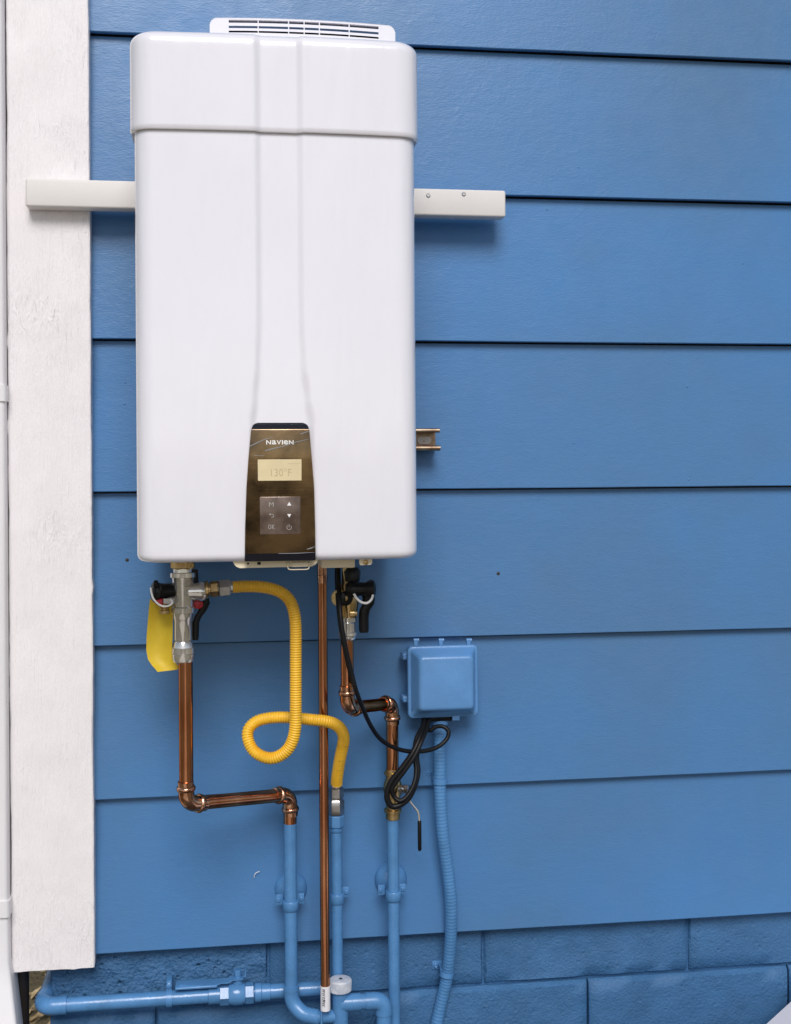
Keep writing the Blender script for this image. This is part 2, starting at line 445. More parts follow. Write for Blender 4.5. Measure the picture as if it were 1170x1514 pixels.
for c in range(4):
    z1 = zj+0.197 if c == 0 else zj-0.0-0.2*(c-1)-0.0018
    z0 = zj+0.0018 if c == 0 else z1-0.1964
    if c == 3: z0 = max(0.0, z0)
    off = XJ if c % 2 == 0 else P(868, 1480, -YF).x
    k0 = -8
    for k in range(k0, 14):
        x0 = off+k*BL+0.0022; x1 = off+(k+1)*BL-0.0022
        if x1 <= XCOR+0.03 or x0 >= XR-0.05: continue
        x0 = max(x0, XCOR); x1 = min(x1, XR)
        left = x1 < P(430, 1410, -YF).x and c == 0
        y0 = YF if c == 0 else YF-0.011
        block(x0, x1, z0, z1, y0, M_block, 0.0035).build('concrete_block', M_block_rough if left else M_block, found, angle=60)
# nail heads and paint blemishes on the siding
for px, py, r in [(737, 848, 2.6), (1018, 571, 2.0), (188, 828, 2.6), (184, 597, 1.6), (185, 565, 1.2), (870, 72, 1.4), (849, 655, 1.3), (1019, 703, 1.6), (1017, 709, 1.6), (1100, 389, 1.2), (811, 308, 1.2), (855, 248, 1.1)]:
    p = P(px, py, -0.006)
    k = min(range(len(zb)), key=lambda q: (p.z-zb[q]) if p.z >= zb[q] else 9)
    p.y = 0.0165*(p.z-zb[k])/E0
    MB().lathe(p+Vector((0, 0.002, 0)), (0, -1, 0), [(0, r*K(0)), (0.0026, r*K(0)), (0.0030, r*0.6*K(0))], 10).build('nail_head', M_dark if r > 2.3 else M_siding, house)

# a white thread of old cobweb and a torn flake stuck to the siding
s = MB(); s.tube(spline([P(376, 1298, -.004), P(376.5, 1294, -.002), P(379, 1290.5, -.001), P(384, 1288.5, -.002)], 5), 0.0007, 6); s.build('paint_flake', M_spout, house)
# ================================================================== white downspout and the dark pipe behind it
xs1 = P(8.5, 900, 0.05).x
ds = thing('downspout', 'white painted rectangular metal downspout left of the white corner board', 'downspout', (xs1-0.04, -0.02, 0.0))
def rect_sweep(mb, path, w, dp, r=0.006):
    rows = []
    for p in path:
        ring = []
        for sx, sy, a0 in ((1, 1, 0), (-1, 1, 90), (-1, -1, 180), (1, -1, 270)):
            for a in (0, 30, 60, 90):
                t = rad(a0+a)
                ring.append(Vector((p[0]+sx*(w/2-r)+r*math.cos(t), p[1]+sy*(dp/2-r)+r*math.sin(t), p[2])))
        rows.append(ring)
    mb.loft(rows)
zband = P(6, 1345, 0.05).z
rect_sweep(MB_ := MB(), [(xs1-0.04, -0.015, 2.85), (xs1-0.04, -0.015, zband)], 0.08, 0.066)
MB_.build('upper_pipe', M_spout, ds)
low = MB()
zk = P(10, 1425, 0.05).z
rect_sweep(low, [(xs1-0.037, -0.015, zband-0.002), (xs1-0.036, -0.016, zk), (xs1-0.030, -0.024, zk-0.04), (xs1-0.016, -0.05, zk-0.12),
                 (xs1-0.004, -0.10, zk-0.26), (xs1+0.002, -0.16, 0.06)], 0.075, 0.062)
low.build('elbow', M_spout, ds)
for yy in (581, 1345):
    b = MB(); z = P(6, yy, 0.05).z
    rect_sweep(b, [(xs1-0.04, -0.015, z-0.0145), (xs1-0.04, -0.015, z+0.0145)], 0.086, 0.072); b.build('band', M_spout, ds)
xa, xb = P(14, 1470, -0.02).x, P(40, 1470, -0.02).x
dp = MB()
dp.tube([((xa+xb)/2, 0.045, 0.0), ((xa+xb)/2, 0.045, zbot+0.06)], (xb-xa)/2, 20)
dp.lathe(((xa+xb)/2, 0.045, 0.0), (0, 0, 1), [(0, (xb-xa)/2*1.2), (0.05, (xb-xa)/2*1.2), (0.055, (xb-xa)/2)], 20)
tag_single(dp.build('drain_pipe', M_dark), 'dark brown upright drain pipe under the end of the white corner board', 'drain pipe')

# ================================================================== mounting rails
DR = 0.056
a = P(37.5, 263, DR); a2 = P(37.5, 305, DR); b = P(748, 280, DR)
zt, zl = (a.z+P(690, 280, DR).z)/2, (a2.z+P(700, 319.5, DR).z)/2
rail = thing('mounting_rail', 'long cream painted metal rail behind the white water heater, across the corner board', 'rail', (a.x, -0.0225, zl))
MB().box((a.x, -DR, zl), (b.x, -0.0235, zt), 0.004, 3).build('rail_bar', M_rail, rail)
for px, py in ((633.5, 289), (686, 287)):
    s = MB(); p = P(px, py, DR)
    s.lathe(p+Vector((0, 0.001, 0)), (0, -1, 0), [(0, 0.0040), (0.0018, 0.0040), (0.0030, 0.0028), (0.0030, 0.0013), (0.0018, 0.0012)], 14)
    s.build('screw', M_steel, rail)
DC = 0.045
p1, p2 = P(650, 636.5, DC), P(650, 662.5, DC)
chan = thing('strut_channel', 'short tarnished bronze strut channel sticking out right of the water heater', 'strut', (p2.x, 0, p2.z))
x0c, x1c = 0.0, p1.x
MB().tube([(x0c, -DC, p1.z), (x1c, -DC, p1.z)], 0.0042, 12).build('upper_lip', M_strut, chan)
MB().tube([(x0c, -DC, p2.z), (x1c+0.001, -DC, p2.z)], 0.0050, 12).build('lower_lip', M_strut, chan)
w = MB()
w.box((x0c, -0.006, p2.z-0.003), (P(644, 650, 0.006).x, -0.003, p1.z+0.003))
w.box((x0c, -DC, p1.z-0.0005), (P(646, 650, 0.03).x, -0.005, p1.z+0.002)); w.box((x0c, -DC, p2.z-0.002), (P(646, 650, 0.03).x, -0.005, p2.z+0.0005))
w.build('channel_web', M_strut, chan)
pc = P(627.5, 651, 0.0075); ww, hh = 10.5*K(0), 5.6*K(0)
ov = [pc+Vector((math.copysign(ww-hh, math.cos(t))+hh*math.cos(t), 0, hh*math.sin(t))) for t in [2*math.pi*k/28+0.01 for k in range(28)]]
sl = MB().prism(ov, (0, -0.0015, 0)); sl.build('slot_washer', M_rail, chan)
MB().lathe(P(627, 652, 0.009), (0, -1, 0), [(0, 0.0014), (0.001, 0.0012)], 10).build('bolt_end', M_strut, chan)

# ================================================================== tankless water heater
DF, DB = 0.352, 0.068
XL, XRR = P(200.5, 520, DF-0.02).x, P(615.5, 520, DF-0.02).x
ZB = P(400, 830, DF).z
ZC = P(400, 197.5, DF).z                                      # lower edge of the top cover
ZT = P(400, 50.5, DF).z
heater = thing('water_heater', 'white tankless gas water heater with dark control panel hung on the blue wall', 'water heater', ((XL+XRR)/2, -0.07, ZB))
def yz(py): return P(400, py, DF).z
_ctab = [(yz(40), P(380, 300, DF).x, P(443, 300, DF).x), (yz(470), P(380.5, 300, DF).x, P(443.5, 300, DF).x), (yz(540), P(378, 300, DF).x, P(446, 300, DF).x),
         (yz(590), P(374, 300, DF).x, P(452, 300, DF).x), (yz(630), P(370, 300, DF).x, P(458, 300, DF).x), (yz(900), P(366, 300, DF).x, P(462, 300, DF).x)]
def channel(x, z):
    for (za, la, ra), (zb_, lb, rb) in zip(_ctab, _ctab[1:]):
        if z <= za and z >= zb_:
            t = (za-z)/(za-zb_); t = t*t*(3-2*t); l, r = la+(lb-la)*t, ra+(rb-ra)*t; break
    else: l, r = _ctab[0][1:] if z > _ctab[0][0] else _ctab[-1][1:]
    g_ = smooth(l-0.005, l+0.008, x)*(1-smooth(r-0.006, r+0.008, x))
    return 0.0055*g_
XM = (XL+XRR)/2; HW = (XRR-XL)/2
def outline(i, z, grow=0.0, r=0.030, bow=0.007, nf=150, chan=True):
    xl, xr2, yf, yb = XL+i-grow, XRR-i+grow, -(DF-i+grow), -(DB+i-grow*0.0)
    rr = max(0.004, r-i*0.55+grow); rb = 0.012
    pts = []
    for k in range(13):                                        # front left corner
        t = rad(180+90*k/12); pts.append((xl+rr+rr*math.cos(t), yf+rr+rr*math.sin(t)))
    for k in range(1, nf): pts.append((xl+rr+(xr2-xl-2*rr)*k/nf, yf))
    for k in range(13):
        t = rad(270+90*k/12); pts.append((xr2-rr+rr*math.cos(t), yf+rr+rr*math.sin(t)))
    for k in range(5):
        t = rad(0+90*k/4); pts.append((xr2-rb+rb*math.cos(t), yb-rb+rb*math.sin(t)))
    for k in range(5):
        t = rad(90+90*k/4); pts.append((xl+rb+rb*math.cos(t), yb-rb+rb*math.sin(t)))
    out = []
    for x, y in pts:
        if y < yf+rr*1.001:
            u = (x-XM)/HW; w_ = smooth(yf+rr, yf, y)
            y -= bow*(1-u*u)*w_
            if chan: y += channel(x, z)*w_
        out.append(Vector((x, y, z)))
    return out
rows = []
R1 = 0.013
for k in range(7): t = k/6*math.pi/2; rows.append(outline(R1*(1-math.sin(t)), ZB+R1*(1-math.cos(t))))
for k in range(1, 91): rows.append(outline(0, ZB+R1+(ZC+0.02-ZB-R1)*k/90))
MB().loft(rows).build('casing', M_white, heater, angle=50)
rows = []
GR = 0.0065; R2 = 0.020
rows.append(outline(0.001, ZC+0.0012, 0.0)); rows.append(outline(0, ZC, GR-0.002)); rows.append(outline(0, ZC+0.002, GR))
for k in range(1, 19): rows.append(outline(0, ZC+0.002+(ZT-R2-ZC-0.002)*k/18, GR))
for k in range(1, 9): t = k/8*math.pi/2; rows.append(outline(R2*(1-math.cos(t)), ZT-R2+R2*math.sin(t), GR))
MB().loft(rows).build('top_cover', M_white, heater, angle=50)
# vent hood on top: real louvres in front of a dark cavity
DV = 0.20
vxl, vxr = P(310, 45, DV).x, P(585, 50, DV).x
vzt = P(440, 27.5, DV).z
vzb = ZT-0.004
sxl, sxr = P(338.5, 45, DV).x, P(560, 50, DV).x
sz1, sz0 = P(450, 31.8, DV).z, P(450, 50.5, DV).z
hood = MB()
bowv = 0.004
def vz(x): u = (x-(vxl+vxr)/2)/((vxr-vxl)/2); return -bowv*u*u
rr = 0.014
arc = []
for k in range(9): t = rad(180-90*k/8); arc.append((vxl+rr+rr*math.cos(t), vzt-rr+rr*math.sin(t)))
for k in range(1, 20): x = vxl+rr+(vxr-vxl-2*rr)*k/20; arc.append((x, vzt))
for k in range(9): t = rad(90-90*k/8); arc.append((vxr-rr+rr*math.cos(t), vzt-rr+rr*math.sin(t)))
arc = [(x, z+vz(x)) for x, z in arc]
# shell: roof and sides
shell = [[Vector((x, y, z)) for x, z in arc] for y in (-DV+0.002, -0.085)]
for y, ins in ((-DV, 0.0015),): shell.insert(0, [Vector((x+(ins if x < XM else -ins)*(1 if abs(x-(vxl+vxr)/2) > 0.09 else 0), y, z-ins)) for x, z in arc])
inner = [[Vector((x+(0.004 if x < (vxl+vxr)/2 else -0.004), y, z-0.003)) for x, z in arc] for y in (-0.085, -DV+0.0005)]
hood.loft(shell+inner, closed=False)
ml, mr = P(338.5, 40, DV).x, P(560, 45, DV).x
# face plate: left block, right block, top strip, lower strip
def plate(xs, zlo, zhi, y0=-DV+0.0002, th=0.006):
    top = [Vector((x, y0, zhi(x))) for x in xs]; bot = [Vector((x, y0, zlo(x))) for x in reversed(xs)]
    hood.prism(top+bot, (0, th, 0))
def ztop_at(x):
    if x < vxl+rr: return vzt-rr+math.sqrt(max(0, rr*rr-(vxl+rr-x)**2))+vz(x)-0.0015
    if x > vxr-rr: return vzt-rr+math.sqrt(max(0, rr*rr-(x-vxr+rr)**2))+vz(x)-0.0015
    return vzt+vz(x)-0.0015
lin = lambda a_, b_, n_: [a_+(b_-a_)*k/n_ for k in range(n_+1)]
slot = lambda f: (lambda x: sz1+(sz0-sz1)*f+vz(x))
plate(lin(vxl+0.0004, ml, 10), lambda x: vzb, ztop_at)
plate(lin(mr, vxr-0.0004, 10), lambda x: vzb, ztop_at)
plate(lin(ml, mr, 20), slot(0.0), ztop_at)
plate(lin(ml, mr, 20), lambda x: vzb, slot(1.0))
hood.build('vent_hood', M_white, heater, angle=40)
MB().box((vxl+0.006, -DV+0.035, vzb), (vxr-0.006, -DV+0.037, vzt-0.010)).build('vent_cavity', M_slot, heater)
for f0, f1 in ((0.22, 0.46), (0.64, 0.84)):
    s = MB(); xs = lin(ml, mr, 20)
    top = [Vector((x, -DV+0.001, slot(f0)(x))) for x in xs]; bot = [Vector((x, -DV+0.001, slot(f1)(x))) for x in reversed(xs)]
    s.prism(top+bot, (0, 0.005, 0.002)); s.build('louvre', M_white, heater)
for px in (382, 427, 450, 472.5, 516.5):
    s = MB(); x = P(px, 42, DV).x
    s.box((x-0.0009, -DV+0.0004, slot(1)(x)-0.001), (x+0.0009, -DV+0.006, slot(0)(x)+0.001)); s.build('divider', M_white, heater)

# control panel
DP = DF+0.0125
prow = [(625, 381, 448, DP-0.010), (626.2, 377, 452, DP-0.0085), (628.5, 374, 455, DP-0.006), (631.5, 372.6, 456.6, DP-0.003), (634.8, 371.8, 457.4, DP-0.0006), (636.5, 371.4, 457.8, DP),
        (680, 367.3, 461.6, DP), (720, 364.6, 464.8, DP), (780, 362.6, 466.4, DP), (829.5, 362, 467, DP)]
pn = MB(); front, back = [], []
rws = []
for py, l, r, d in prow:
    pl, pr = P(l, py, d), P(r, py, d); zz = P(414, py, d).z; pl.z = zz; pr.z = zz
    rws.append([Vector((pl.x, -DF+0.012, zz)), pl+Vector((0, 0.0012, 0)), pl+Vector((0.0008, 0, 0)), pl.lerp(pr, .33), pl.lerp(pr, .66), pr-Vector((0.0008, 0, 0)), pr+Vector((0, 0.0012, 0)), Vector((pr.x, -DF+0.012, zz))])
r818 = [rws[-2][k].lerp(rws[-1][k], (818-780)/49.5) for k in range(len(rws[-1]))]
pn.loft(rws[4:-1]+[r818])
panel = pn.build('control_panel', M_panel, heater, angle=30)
M_gloss = mat('black_gloss_trim', (0.008, 0.009, 0.014), 0.08, coat=0.3)
MB().loft(rws[:5]).build('top_trim', M_gloss, panel, angle=30)
MB().loft([r818, rws[-1]]).build('bottom_trim', M_gloss, panel, angle=30)
def pf(px, py, out=0.0): q = P(px, py, DP); q.y = -DP-out; return q
# display
q0, q1 = pf(381.5, 711), pf(446, 679)
MB().box((q0.x, -DP-0.0006, q0.z), (q1.x, -DP+0.003, q1.z), 0.0003, 1).build('display', M_lcd, panel)
t = MB()
a, b = pf(401, 704), pf(431, 692.5)
put_text(t, '130\u00b0F', a.x, b.x, a.z, b.z, -DP-0.0009, -0.012)
for k in range(6): bar(t, pf(426+k*3.2, 685.5, 0.0007), pf(428+k*3.2, 685, 0.0007), 0.0007, 0.0002)
t.build('display_digits', M_lcdtext, panel, recalc=False)
# logo
t = MB()
lx = [(393.8, 401.0, 'N', 0), (402.2, 408.6, 'a', 0), (409.2, 416.0, 'V', 0), (417.0, 418.8, 'I', 0), (419.8, 426.0, 'e', 0), (427.2, 434.2, 'N', 0)]
for l, r, ch, _ in lx:
    a, b = pf(l, 657.2), pf(r, 650.8)
    put_text(t, ch, a.x, b.x, a.z, b.z, -DP-0.0008, 0.02)
t.build('logo_lettering', M_print, panel, recalc=False)
# key pad
q0, q1 = pf(384.5, 790.5), pf(444.5, 734)
pad = MB()
pad.box((q0.x, -DP-0.0014, q0.z), (q1.x, -DP+0.003, q1.z), 0.0012, 2)
pado = pad.build('key_pad', M_pad, panel)
yk = -DP-0.0018
def pk(px, py): q = P(px, py, DP); q.y = yk; return q
def key(name, strokes=(), text=None, tris=()):
    m_ = MB()
    for a_, b_, w_ in strokes: bar(m_, pk(*a_), pk(*b_), w_*K(DP), 0.0002)
    if text: a_, b_ = pk(*text[1]), pk(*text[2]); put_text(m_, text[0], a_.x, b_.x, a_.z, b_.z, yk, text[3])
    for tri in tris: m_.prism([pk(*p) for p in tri], (0, -0.0002, 0))
    m_.build(name, M_keyprint if not tris or strokes else M_print, panel, recalc=False)
key('menu_symbol', text=('M', (398, 749), (404.8, 742.5), 0.0))
key('up_arrow', tris=[((424.6, 747.5), (431, 747.5), (427.8, 742))])
key('down_arrow', tris=[((424.8, 760), (427.8, 765.2), (430.8, 760))])
key('back_arrow', strokes=[((399.5, 760.4), (404, 760.4), .8), ((404, 760.4), (405, 762), .8), ((405, 762), (404.4, 764.2), .8), ((404.4, 764.2), (401.5, 764.6), .8)], tris=[((397.6, 760.4), (400.2, 758.6), (400.2, 762.2))])
key('ok_lettering', strokes=[((402.6, 775.6), (402.6, 782.2), .8), ((405.6, 775.6), (402.8, 779.2), .75), ((403.3, 778.4), (405.8, 782.2), .75)]+
    [((398.9+1.9*math.cos(rad(a_)), 778.9-3.1*math.sin(rad(a_))), (398.9+1.9*math.cos(rad(a_+36)), 778.9-3.1*math.sin(rad(a_+36))), .7) for a_ in range(0, 360, 36)])
ring = [((427.6+3.4*math.cos(rad(a_)), 779.6-3.4*math.sin(rad(a_))), (427.6+3.4*math.cos(rad(a_+25)), 779.6-3.4*math.sin(rad(a_+25))), .75) for a_ in range(130, 400, 25)]
key('power_symbol', strokes=ring+[((427.6, 775.0), (427.6, 779.5), .8)])
# creases of the clear film still on the panel
def crease(pts, ws):
    fm = MB(); fo = []
    for (a_, b_), w_ in zip(zip(pts, pts[1:]), ws):
        fo.append((pf(*a_, 0.0006), w_))
    fo.append((pf(*pts[-1], 0.0006), 0.4))
    fm.tube([q for q, _ in fo], [w_*K(DP)*0.5 for _, w_ in fo], 6)
    fm.build('film_crease', M_film, panel)
crease([(369.5, 660), (380, 655), (392, 649.5), (404, 647)], [1.6, 2.0, 1.1])
crease([(392, 666.5), (404, 663.5), (418, 660), (437, 654), (457, 649)], [1.5, 2.2, 1.0, 1.4])
crease([(444, 642), (452, 639.3), (457, 637.5)], [1.1, 1.5])
crease([(372, 635.6), (414, 635.8), (457, 635.2)], [0.8, 0.8])
crease([(376, 673.4), (391, 673.8)], [0.6])
crease([(412, 818.4), (440, 818), (465, 816.6)], [0.7, 1.0]); crease([(454, 812), (460, 810.5), (466, 808)], [1.0, 1.6])
# what shows under the casing
DU = 0.345
def pu(px, py, d=DU): return P(px, py, d)
ub = MB(); za = ZB+0.004
o1 = [(343, 826), (345, 832), (349, 837.5), (355, 840), (461, 837.5), (466, 835), (469.5, 831), (470, 826)]
ub.prism([pu(*p) for p in o1], (0, 0.003, 0)); ub.build('underside_plate', M_cream, heater)
for px, py, w_, h_ in ((367, 833.2, 3.0, 2.6), (383.2, 833, 5, 4)):
    s = MB(); p = pu(px, py, DU); s.box(p-Vector((w_/2*K(DU), 0.0006, h_/2*K(DU))), p+Vector((w_/2*K(DU), 0.001, h_/2*K(DU)))); s.build('plate_hole', M_slot, heater)
lt = MB(); p, q = pu(432, 838.5, DU+0.004), pu(456, 831, DU+0.004)
lt.box((p.x, p.y, p.z), (q.x, p.y+0.006, q.z), 0.001)
lt.tube(spline([pu(425, 832, DU+0.003), pu(426, 839, DU+0.004), pu(429, 842, DU+0.005), pu(442, 842, DU+0.005), pu(455, 841.4, DU+0.005), pu(457.5, 837, DU+0.004), pu(457.8, 832, DU+0.003)], 5), 0.0009, 8)
for px in (426, 457.6):
    lt.lathe(pu(px, 833, DU+0.001), (0, -1, 0), [(0, 0.0024), (0.004, 0.0024), (0.005, 0.0016)], 10)
lt.build('latch', M_cream, heater)
s = MB(); p, q = P(475.5, 840, 0.31), P(525, 815, 0.31); s.box((p.x, -0.31, p.z), (q.x, -0.20, q.z), 0.0015); s.build('connector_box', M_cream, heater)
s = MB(); d_ = 0.335
s.prism([P(x, y, d_) for x, y in ((531.5, 815), (531.5, 833), (533, 835.6), (548, 835.2), (550.5, 833), (550.5, 815))], (0, 0.002, 0))
tab = s.build('cover_tab', M_cream, heater)
s = MB(); s.lathe(P(541, 831.2, d_-0.001), (0, -1, 0), [(0, 0.0042), (0.0022, 0.0042), (0.003, 0.003), (0.003, 0.0016), (0.0012, 0.0014)], 14); s.build('screw', M_brass, tab)

# ================================================================== pipe fittings
def collar(mb, p, ax, r, s=1.0):
    """press fitting end: sleeve, bulged ring, sleeve"""
    mb.lathe(p, ax, [(-0.0115*s, r*1.0), (-0.0115*s, r*1.12), (-0.0050*s, r*1.12), (-0.0042*s, r*1.26), (-0.0020*s, r*1.36), (0.0006*s, r*1.36),
                     (0.0028*s, r*1.26), (0.0036*s, r*1.13), (0.0115*s, r*1.11), (0.0120*s, r*1.0)], 24)
def hexnut(mb, p, ax, half, r, ph=0.2):
    mb.lathe(p, ax, [(-half, r*0.86), (-half*0.82, r), (half*0.82, r), (half, r*0.86)], 6, ph)

# copper run on the left -------------------------------------------------
rc = 10.2*K(0.2)
DVL = 0.20
def vert(px, py, d, x):                                    # point on an upright pipe: x fixed
    q = P(px, py, d); q.x = x; return q
xcl = P(275, 1050, DVL).x
xpl = P(430, 1330, 0.052).x
cl = thing('copper_pipe', 'shiny copper pipe under the nickel valve, turning right through two elbows', 'pipe', P(275, 1190, DVL))
c0, c1 = vert(275, 968, DVL, xcl), vert(275, 1189, DVL, xcl)
c2 = vert(430, 1174.5, 0.054, xpl); c3 = vert(430, 1217, 0.054, xpl); c3.y = c2.y
path, bends = fillet([c0, c1, c2, c3], 0.021, 10)
MB().tube(path, rc, 24).build('pipe_run', M_copper, cl)
for i0, i1 in bends:
    e = MB(); e.tube(path[i0:i1+1], rc*1.13, 24)
    da = (path[i0]-path[i0+1]).normalized(); db = (path[i1]-path[i1-1]).normalized()
    collar(e, path[i0]+da*0.009, da, rc); collar(e, path[i1]+db*0.009, db, rc)
    e.build('elbow', M_copfit, cl)

# painted water pipe on the left with the bend to the capped tee
rp = 9.4*K(0.05)
DT = 0.085
pl_ = thing('water_pipe', 'blue painted pipe below the left copper elbow, bending to the white capped tee', 'pipe', vert(430, 1490, 0.054, xpl))
w0 = vert(430, 1215, 0.054, xpl); w1 = vert(429, 1482, 0.054, xpl)
w0.y = w1.y = -0.054
w2 = P(449, 1500, 0.066); w3 = P(498, 1502, DT); w2b = P(470, 1504, 0.075)
path, bends = fillet([w0, w1, w2, w2b, w3], 0.03, 6)
MB().tube(path, rp, 22).build('pipe_run', M_bluepipe, pl_)
e = MB(); i0 = bends[0][0]
sub = [vert(429, 1462, 0.054, xpl)]+path[i0:-1]; sub[0].y = -0.054
e.tube(sub, rp*1.17, 22)
e.lathe(sub[0], (0, 0, 1), [(-0.002, rp*1.1), (-0.002, rp*1.24), (0.006, rp*1.24), (0.006, rp)], 22)
e.build('elbow', M_bluepipe, pl_)

# copper riser in the middle -------------------------------------------
rm = 6.9*K(0.10)
xm = P(479, 1150, 0.10).x
mc = thing('copper_riser', 'long straight copper tube dropping from the middle of the heater to a white sticker', 'pipe', vert(479, 1458, 0.10, xm))
m0, m1 = vert(479, 790, 0.10, xm), vert(479, 1462, 0.10, xm)
MB().tube([m0, m1], rm, 22).build('pipe_run', M_copper, mc)
e = MB(); e.lathe(vert(479, 852, 0.10, xm), (0, 0, -1), [(-0.022, rm*1.1), (-0.003, rm*1.1), (-0.002, rm*1.2), (0.001, rm*1.2), (0.002, rm*1.12), (0.009, rm*1.10), (0.012, rm)], 22)
e.build('coupling', M_copfit, mc)
s = MB(); s.lathe(vert(479, 1457, 0.10, xm), (0, 0, -1), [(0, rm*1.03), (0.0001, rm*1.06), (36*K(.1), rm*1.06), (36.3*K(.1), rm*0.6)], 22)
st = s.build('sticker', M_label, mc)
s = MB(); yq = -0.10-rm*1.06-0.0005
random.seed(11)
for k in range(9):
    py = 1463+k*3.0; xx = 477.0+random.uniform(-0.4, 0.4)
    bar(s, P(xx, py, -yq), P(xx+random.uniform(2.0, 4.6), py+random.uniform(-1.6, 1.6), -yq), 0.0011, 0.0002)
    bar(s, P(xx+3.2, py, -yq), P(xx+3.4, py+2.0, -yq), 0.0009, 0.0002)
s.build('sticker_print', M_blackprint, st)
MB().tube([vert(475, 1490, 0.10, P(475.5, 1490, 0.10).x), vert(475, 1560, 0.10, P(475.5, 1490, 0.10).x)], 0.0017, 8).build('tail_wire', M_bluepipe, mc)

# copper run on the right ------------------------------------------------
xr0 = P(513.5, 980, DVL).x; xr1 = P(580.5, 1150, 0.056).x
cr = thing('copper_pipe', 'shiny copper pipe under the black handled valve, stepping right to the brass ball valve', 'pipe', P(513, 1045, DVL))
r0, r1 = vert(513, 930, DVL, xr0), vert(513, 1047, DVL, xr0)
r2 = vert(580, 1040, 0.058, xr1); r3 = vert(580, 1141, 0.058, xr1); r3.y = r2.y
path, bends = fillet([r0, r1, r2, r3], 0.021, 10)
MB().tube(path, rc*0.95, 24).build('pipe_run', M_copper, cr)
for i0, i1 in bends:
    e = MB(); e.tube(path[i0:i1+1], rc*1.08, 24)
    da = (path[i0]-path[i0+1]).normalized(); db = (path[i1]-path[i1-1]).normalized()
    collar(e, path[i0]+da*0.009, da, rc*0.95); collar(e, path[i1]+db*0.009, db, rc*0.95)
    e.build('elbow', M_copfit, cr)

# brass ball valve on that run
DBV = 0.058
bv = thing('ball_valve', 'brass ball valve with thin silver lever and black grip behind looped black cable', 'valve', vert(580, 1212, DBV, xr1))
kz = K(DBV)
def rv(py): return vert(580, py, DBV, xr1)
b_ = MB(); o_ = rv(1137); R_ = 9.6*kz
b_.lathe(o_, (0, 0, -1), [(0, R_*1.05), (4*kz, R_*1.08), (4.5*kz, R_*1.32), (7.5*kz, R_*1.32), (8*kz, R_*1.05), (15*kz, R_*1.05), (17*kz, R_*1.22), (24*kz, R_*1.42),
                          (32*kz, R_*1.42), (42*kz, R_*1.18), (53*kz, R_*1.05), (59*kz, R_*1.05), (60*kz, R_*1.34), (63.5*kz, R_*1.34), (64.5*kz, R_*1.10), (74*kz, R_*1.08), (75*kz, R_*0.9)], 24)
b_.build('body', M_brass, bv)
s = MB(); p = P(588, 1166, DBV+0.006)
s.lathe(p, (0.8, -0.5, 0.05), [(0, 0.0085), (0.012, 0.0085), (0.013, 0.006), (0.022, 0.006)], 14)
hexnut(s, p+Vector((0.016, -0.010, 0.001)), (0.8, -0.5, 0), 0.004, 0.0085)
s.build('stem', M_steel, bv)
lv = spline([P(594, 1165, DBV+0.018), P(602, 1172, DBV+0.02), P(606, 1184, DBV+0.02), P(612, 1192, DBV+0.02), P(618.5, 1201, DBV+0.02), P(620.3, 1215, DBV+0.02), P(620.6, 1240, DBV+0.02)], 8)
MB().tube(lv, 1.7*kz, 10).build('lever', M_chrome, bv)
MB().tube([P(620.3, 1213, DBV+0.02), P(620.4, 1214.5, DBV+0.02), P(620.8, 1255, DBV+0.02), P(620.8, 1258, DBV+0.02)], [2.2*kz, 2.9*kz, 2.9*kz, 1.8*kz], 12).build('lever_grip', M_black, bv)

# painted pipe below it, straight to the ground
pr_ = thing('water_pipe', 'blue painted straight pipe below the brass ball valve', 'pipe', vert(580, 1510, DBV, xr1))
MB().tube([rv(1211), Vector((xr1, -DBV, 0.0))], 8.8*kz, 22).build('pipe_run', M_bluepipe, pr_)

# painted gas pipe under the yellow hose
DG = 0.052
xg = P(498.5, 1330, DG).x
gp = thing('gas_pipe', 'blue painted upright pipe under the yellow hose nuts, right of the copper riser', 'pipe', vert(498, 1500, DG, xg))
MB().tube([vert(498, 1205, DG, xg), Vector((xg, -DG, 0.0))], 8.2*K(DG), 22).build('pipe_run', M_bluepipe, gp)
s = MB(); hexnut(s, vert(498, 1214, DG, xg), (0, 0, 1), 9*K(DG), 11.4*K(DG), 0.1)
s.lathe(vert(498, 1225, DG, xg), (0, 0, -1), [(0, 10.2*K(DG)), (3*K(DG), 10*K(DG)), (5*K(DG), 8.5*K(DG))], 20)
s.build('hex_collar', M_bluepipe, gp)

# capped tee ------------------------------------------------------------
xt = P(503.5, 1490, DT).x; kt = K(DT)
tee = thing('capped_tee', 'blue painted upright pipe tee topped with a worn white ribbed screw cap', 'pipe fitting', Vector((xt, -DT, 0)))
zcap = P(503, 1462, DT).z
s = MB(); s.tube([(xt, -DT, zcap), (xt, -DT, 0.0)], 11.6*kt, 24)
ztb = P(520, 1482, DT).z
xel = P(567.5, 1490, DT).x
pth, bd = fillet([(xt, -DT, ztb), (xel, -DT, ztb), (xel, -DT, 0.0)], 0.016, 8)
s.build('upright', M_bluepipe, tee)
s = MB(); s.tube(pth, 11.2*kt, 22); s.build('side_branch', M_bluepipe, tee)
s = MB(); j0, j1 = bd[0]
s.tube([pth[j0]-Vector((14*kt, 0, 0))]+pth[j0:j1+1]+[pth[j1]-Vector((0, 0, 7*kt))], 12.6*kt, 22)
s.tube([(xt, -DT, ztb), (xt+30*kt, -DT, ztb)], 12.5*kt, 22)
s.build('branch_elbow', M_bluepipe, tee)
s = MB(); nrib = 48; rows = []
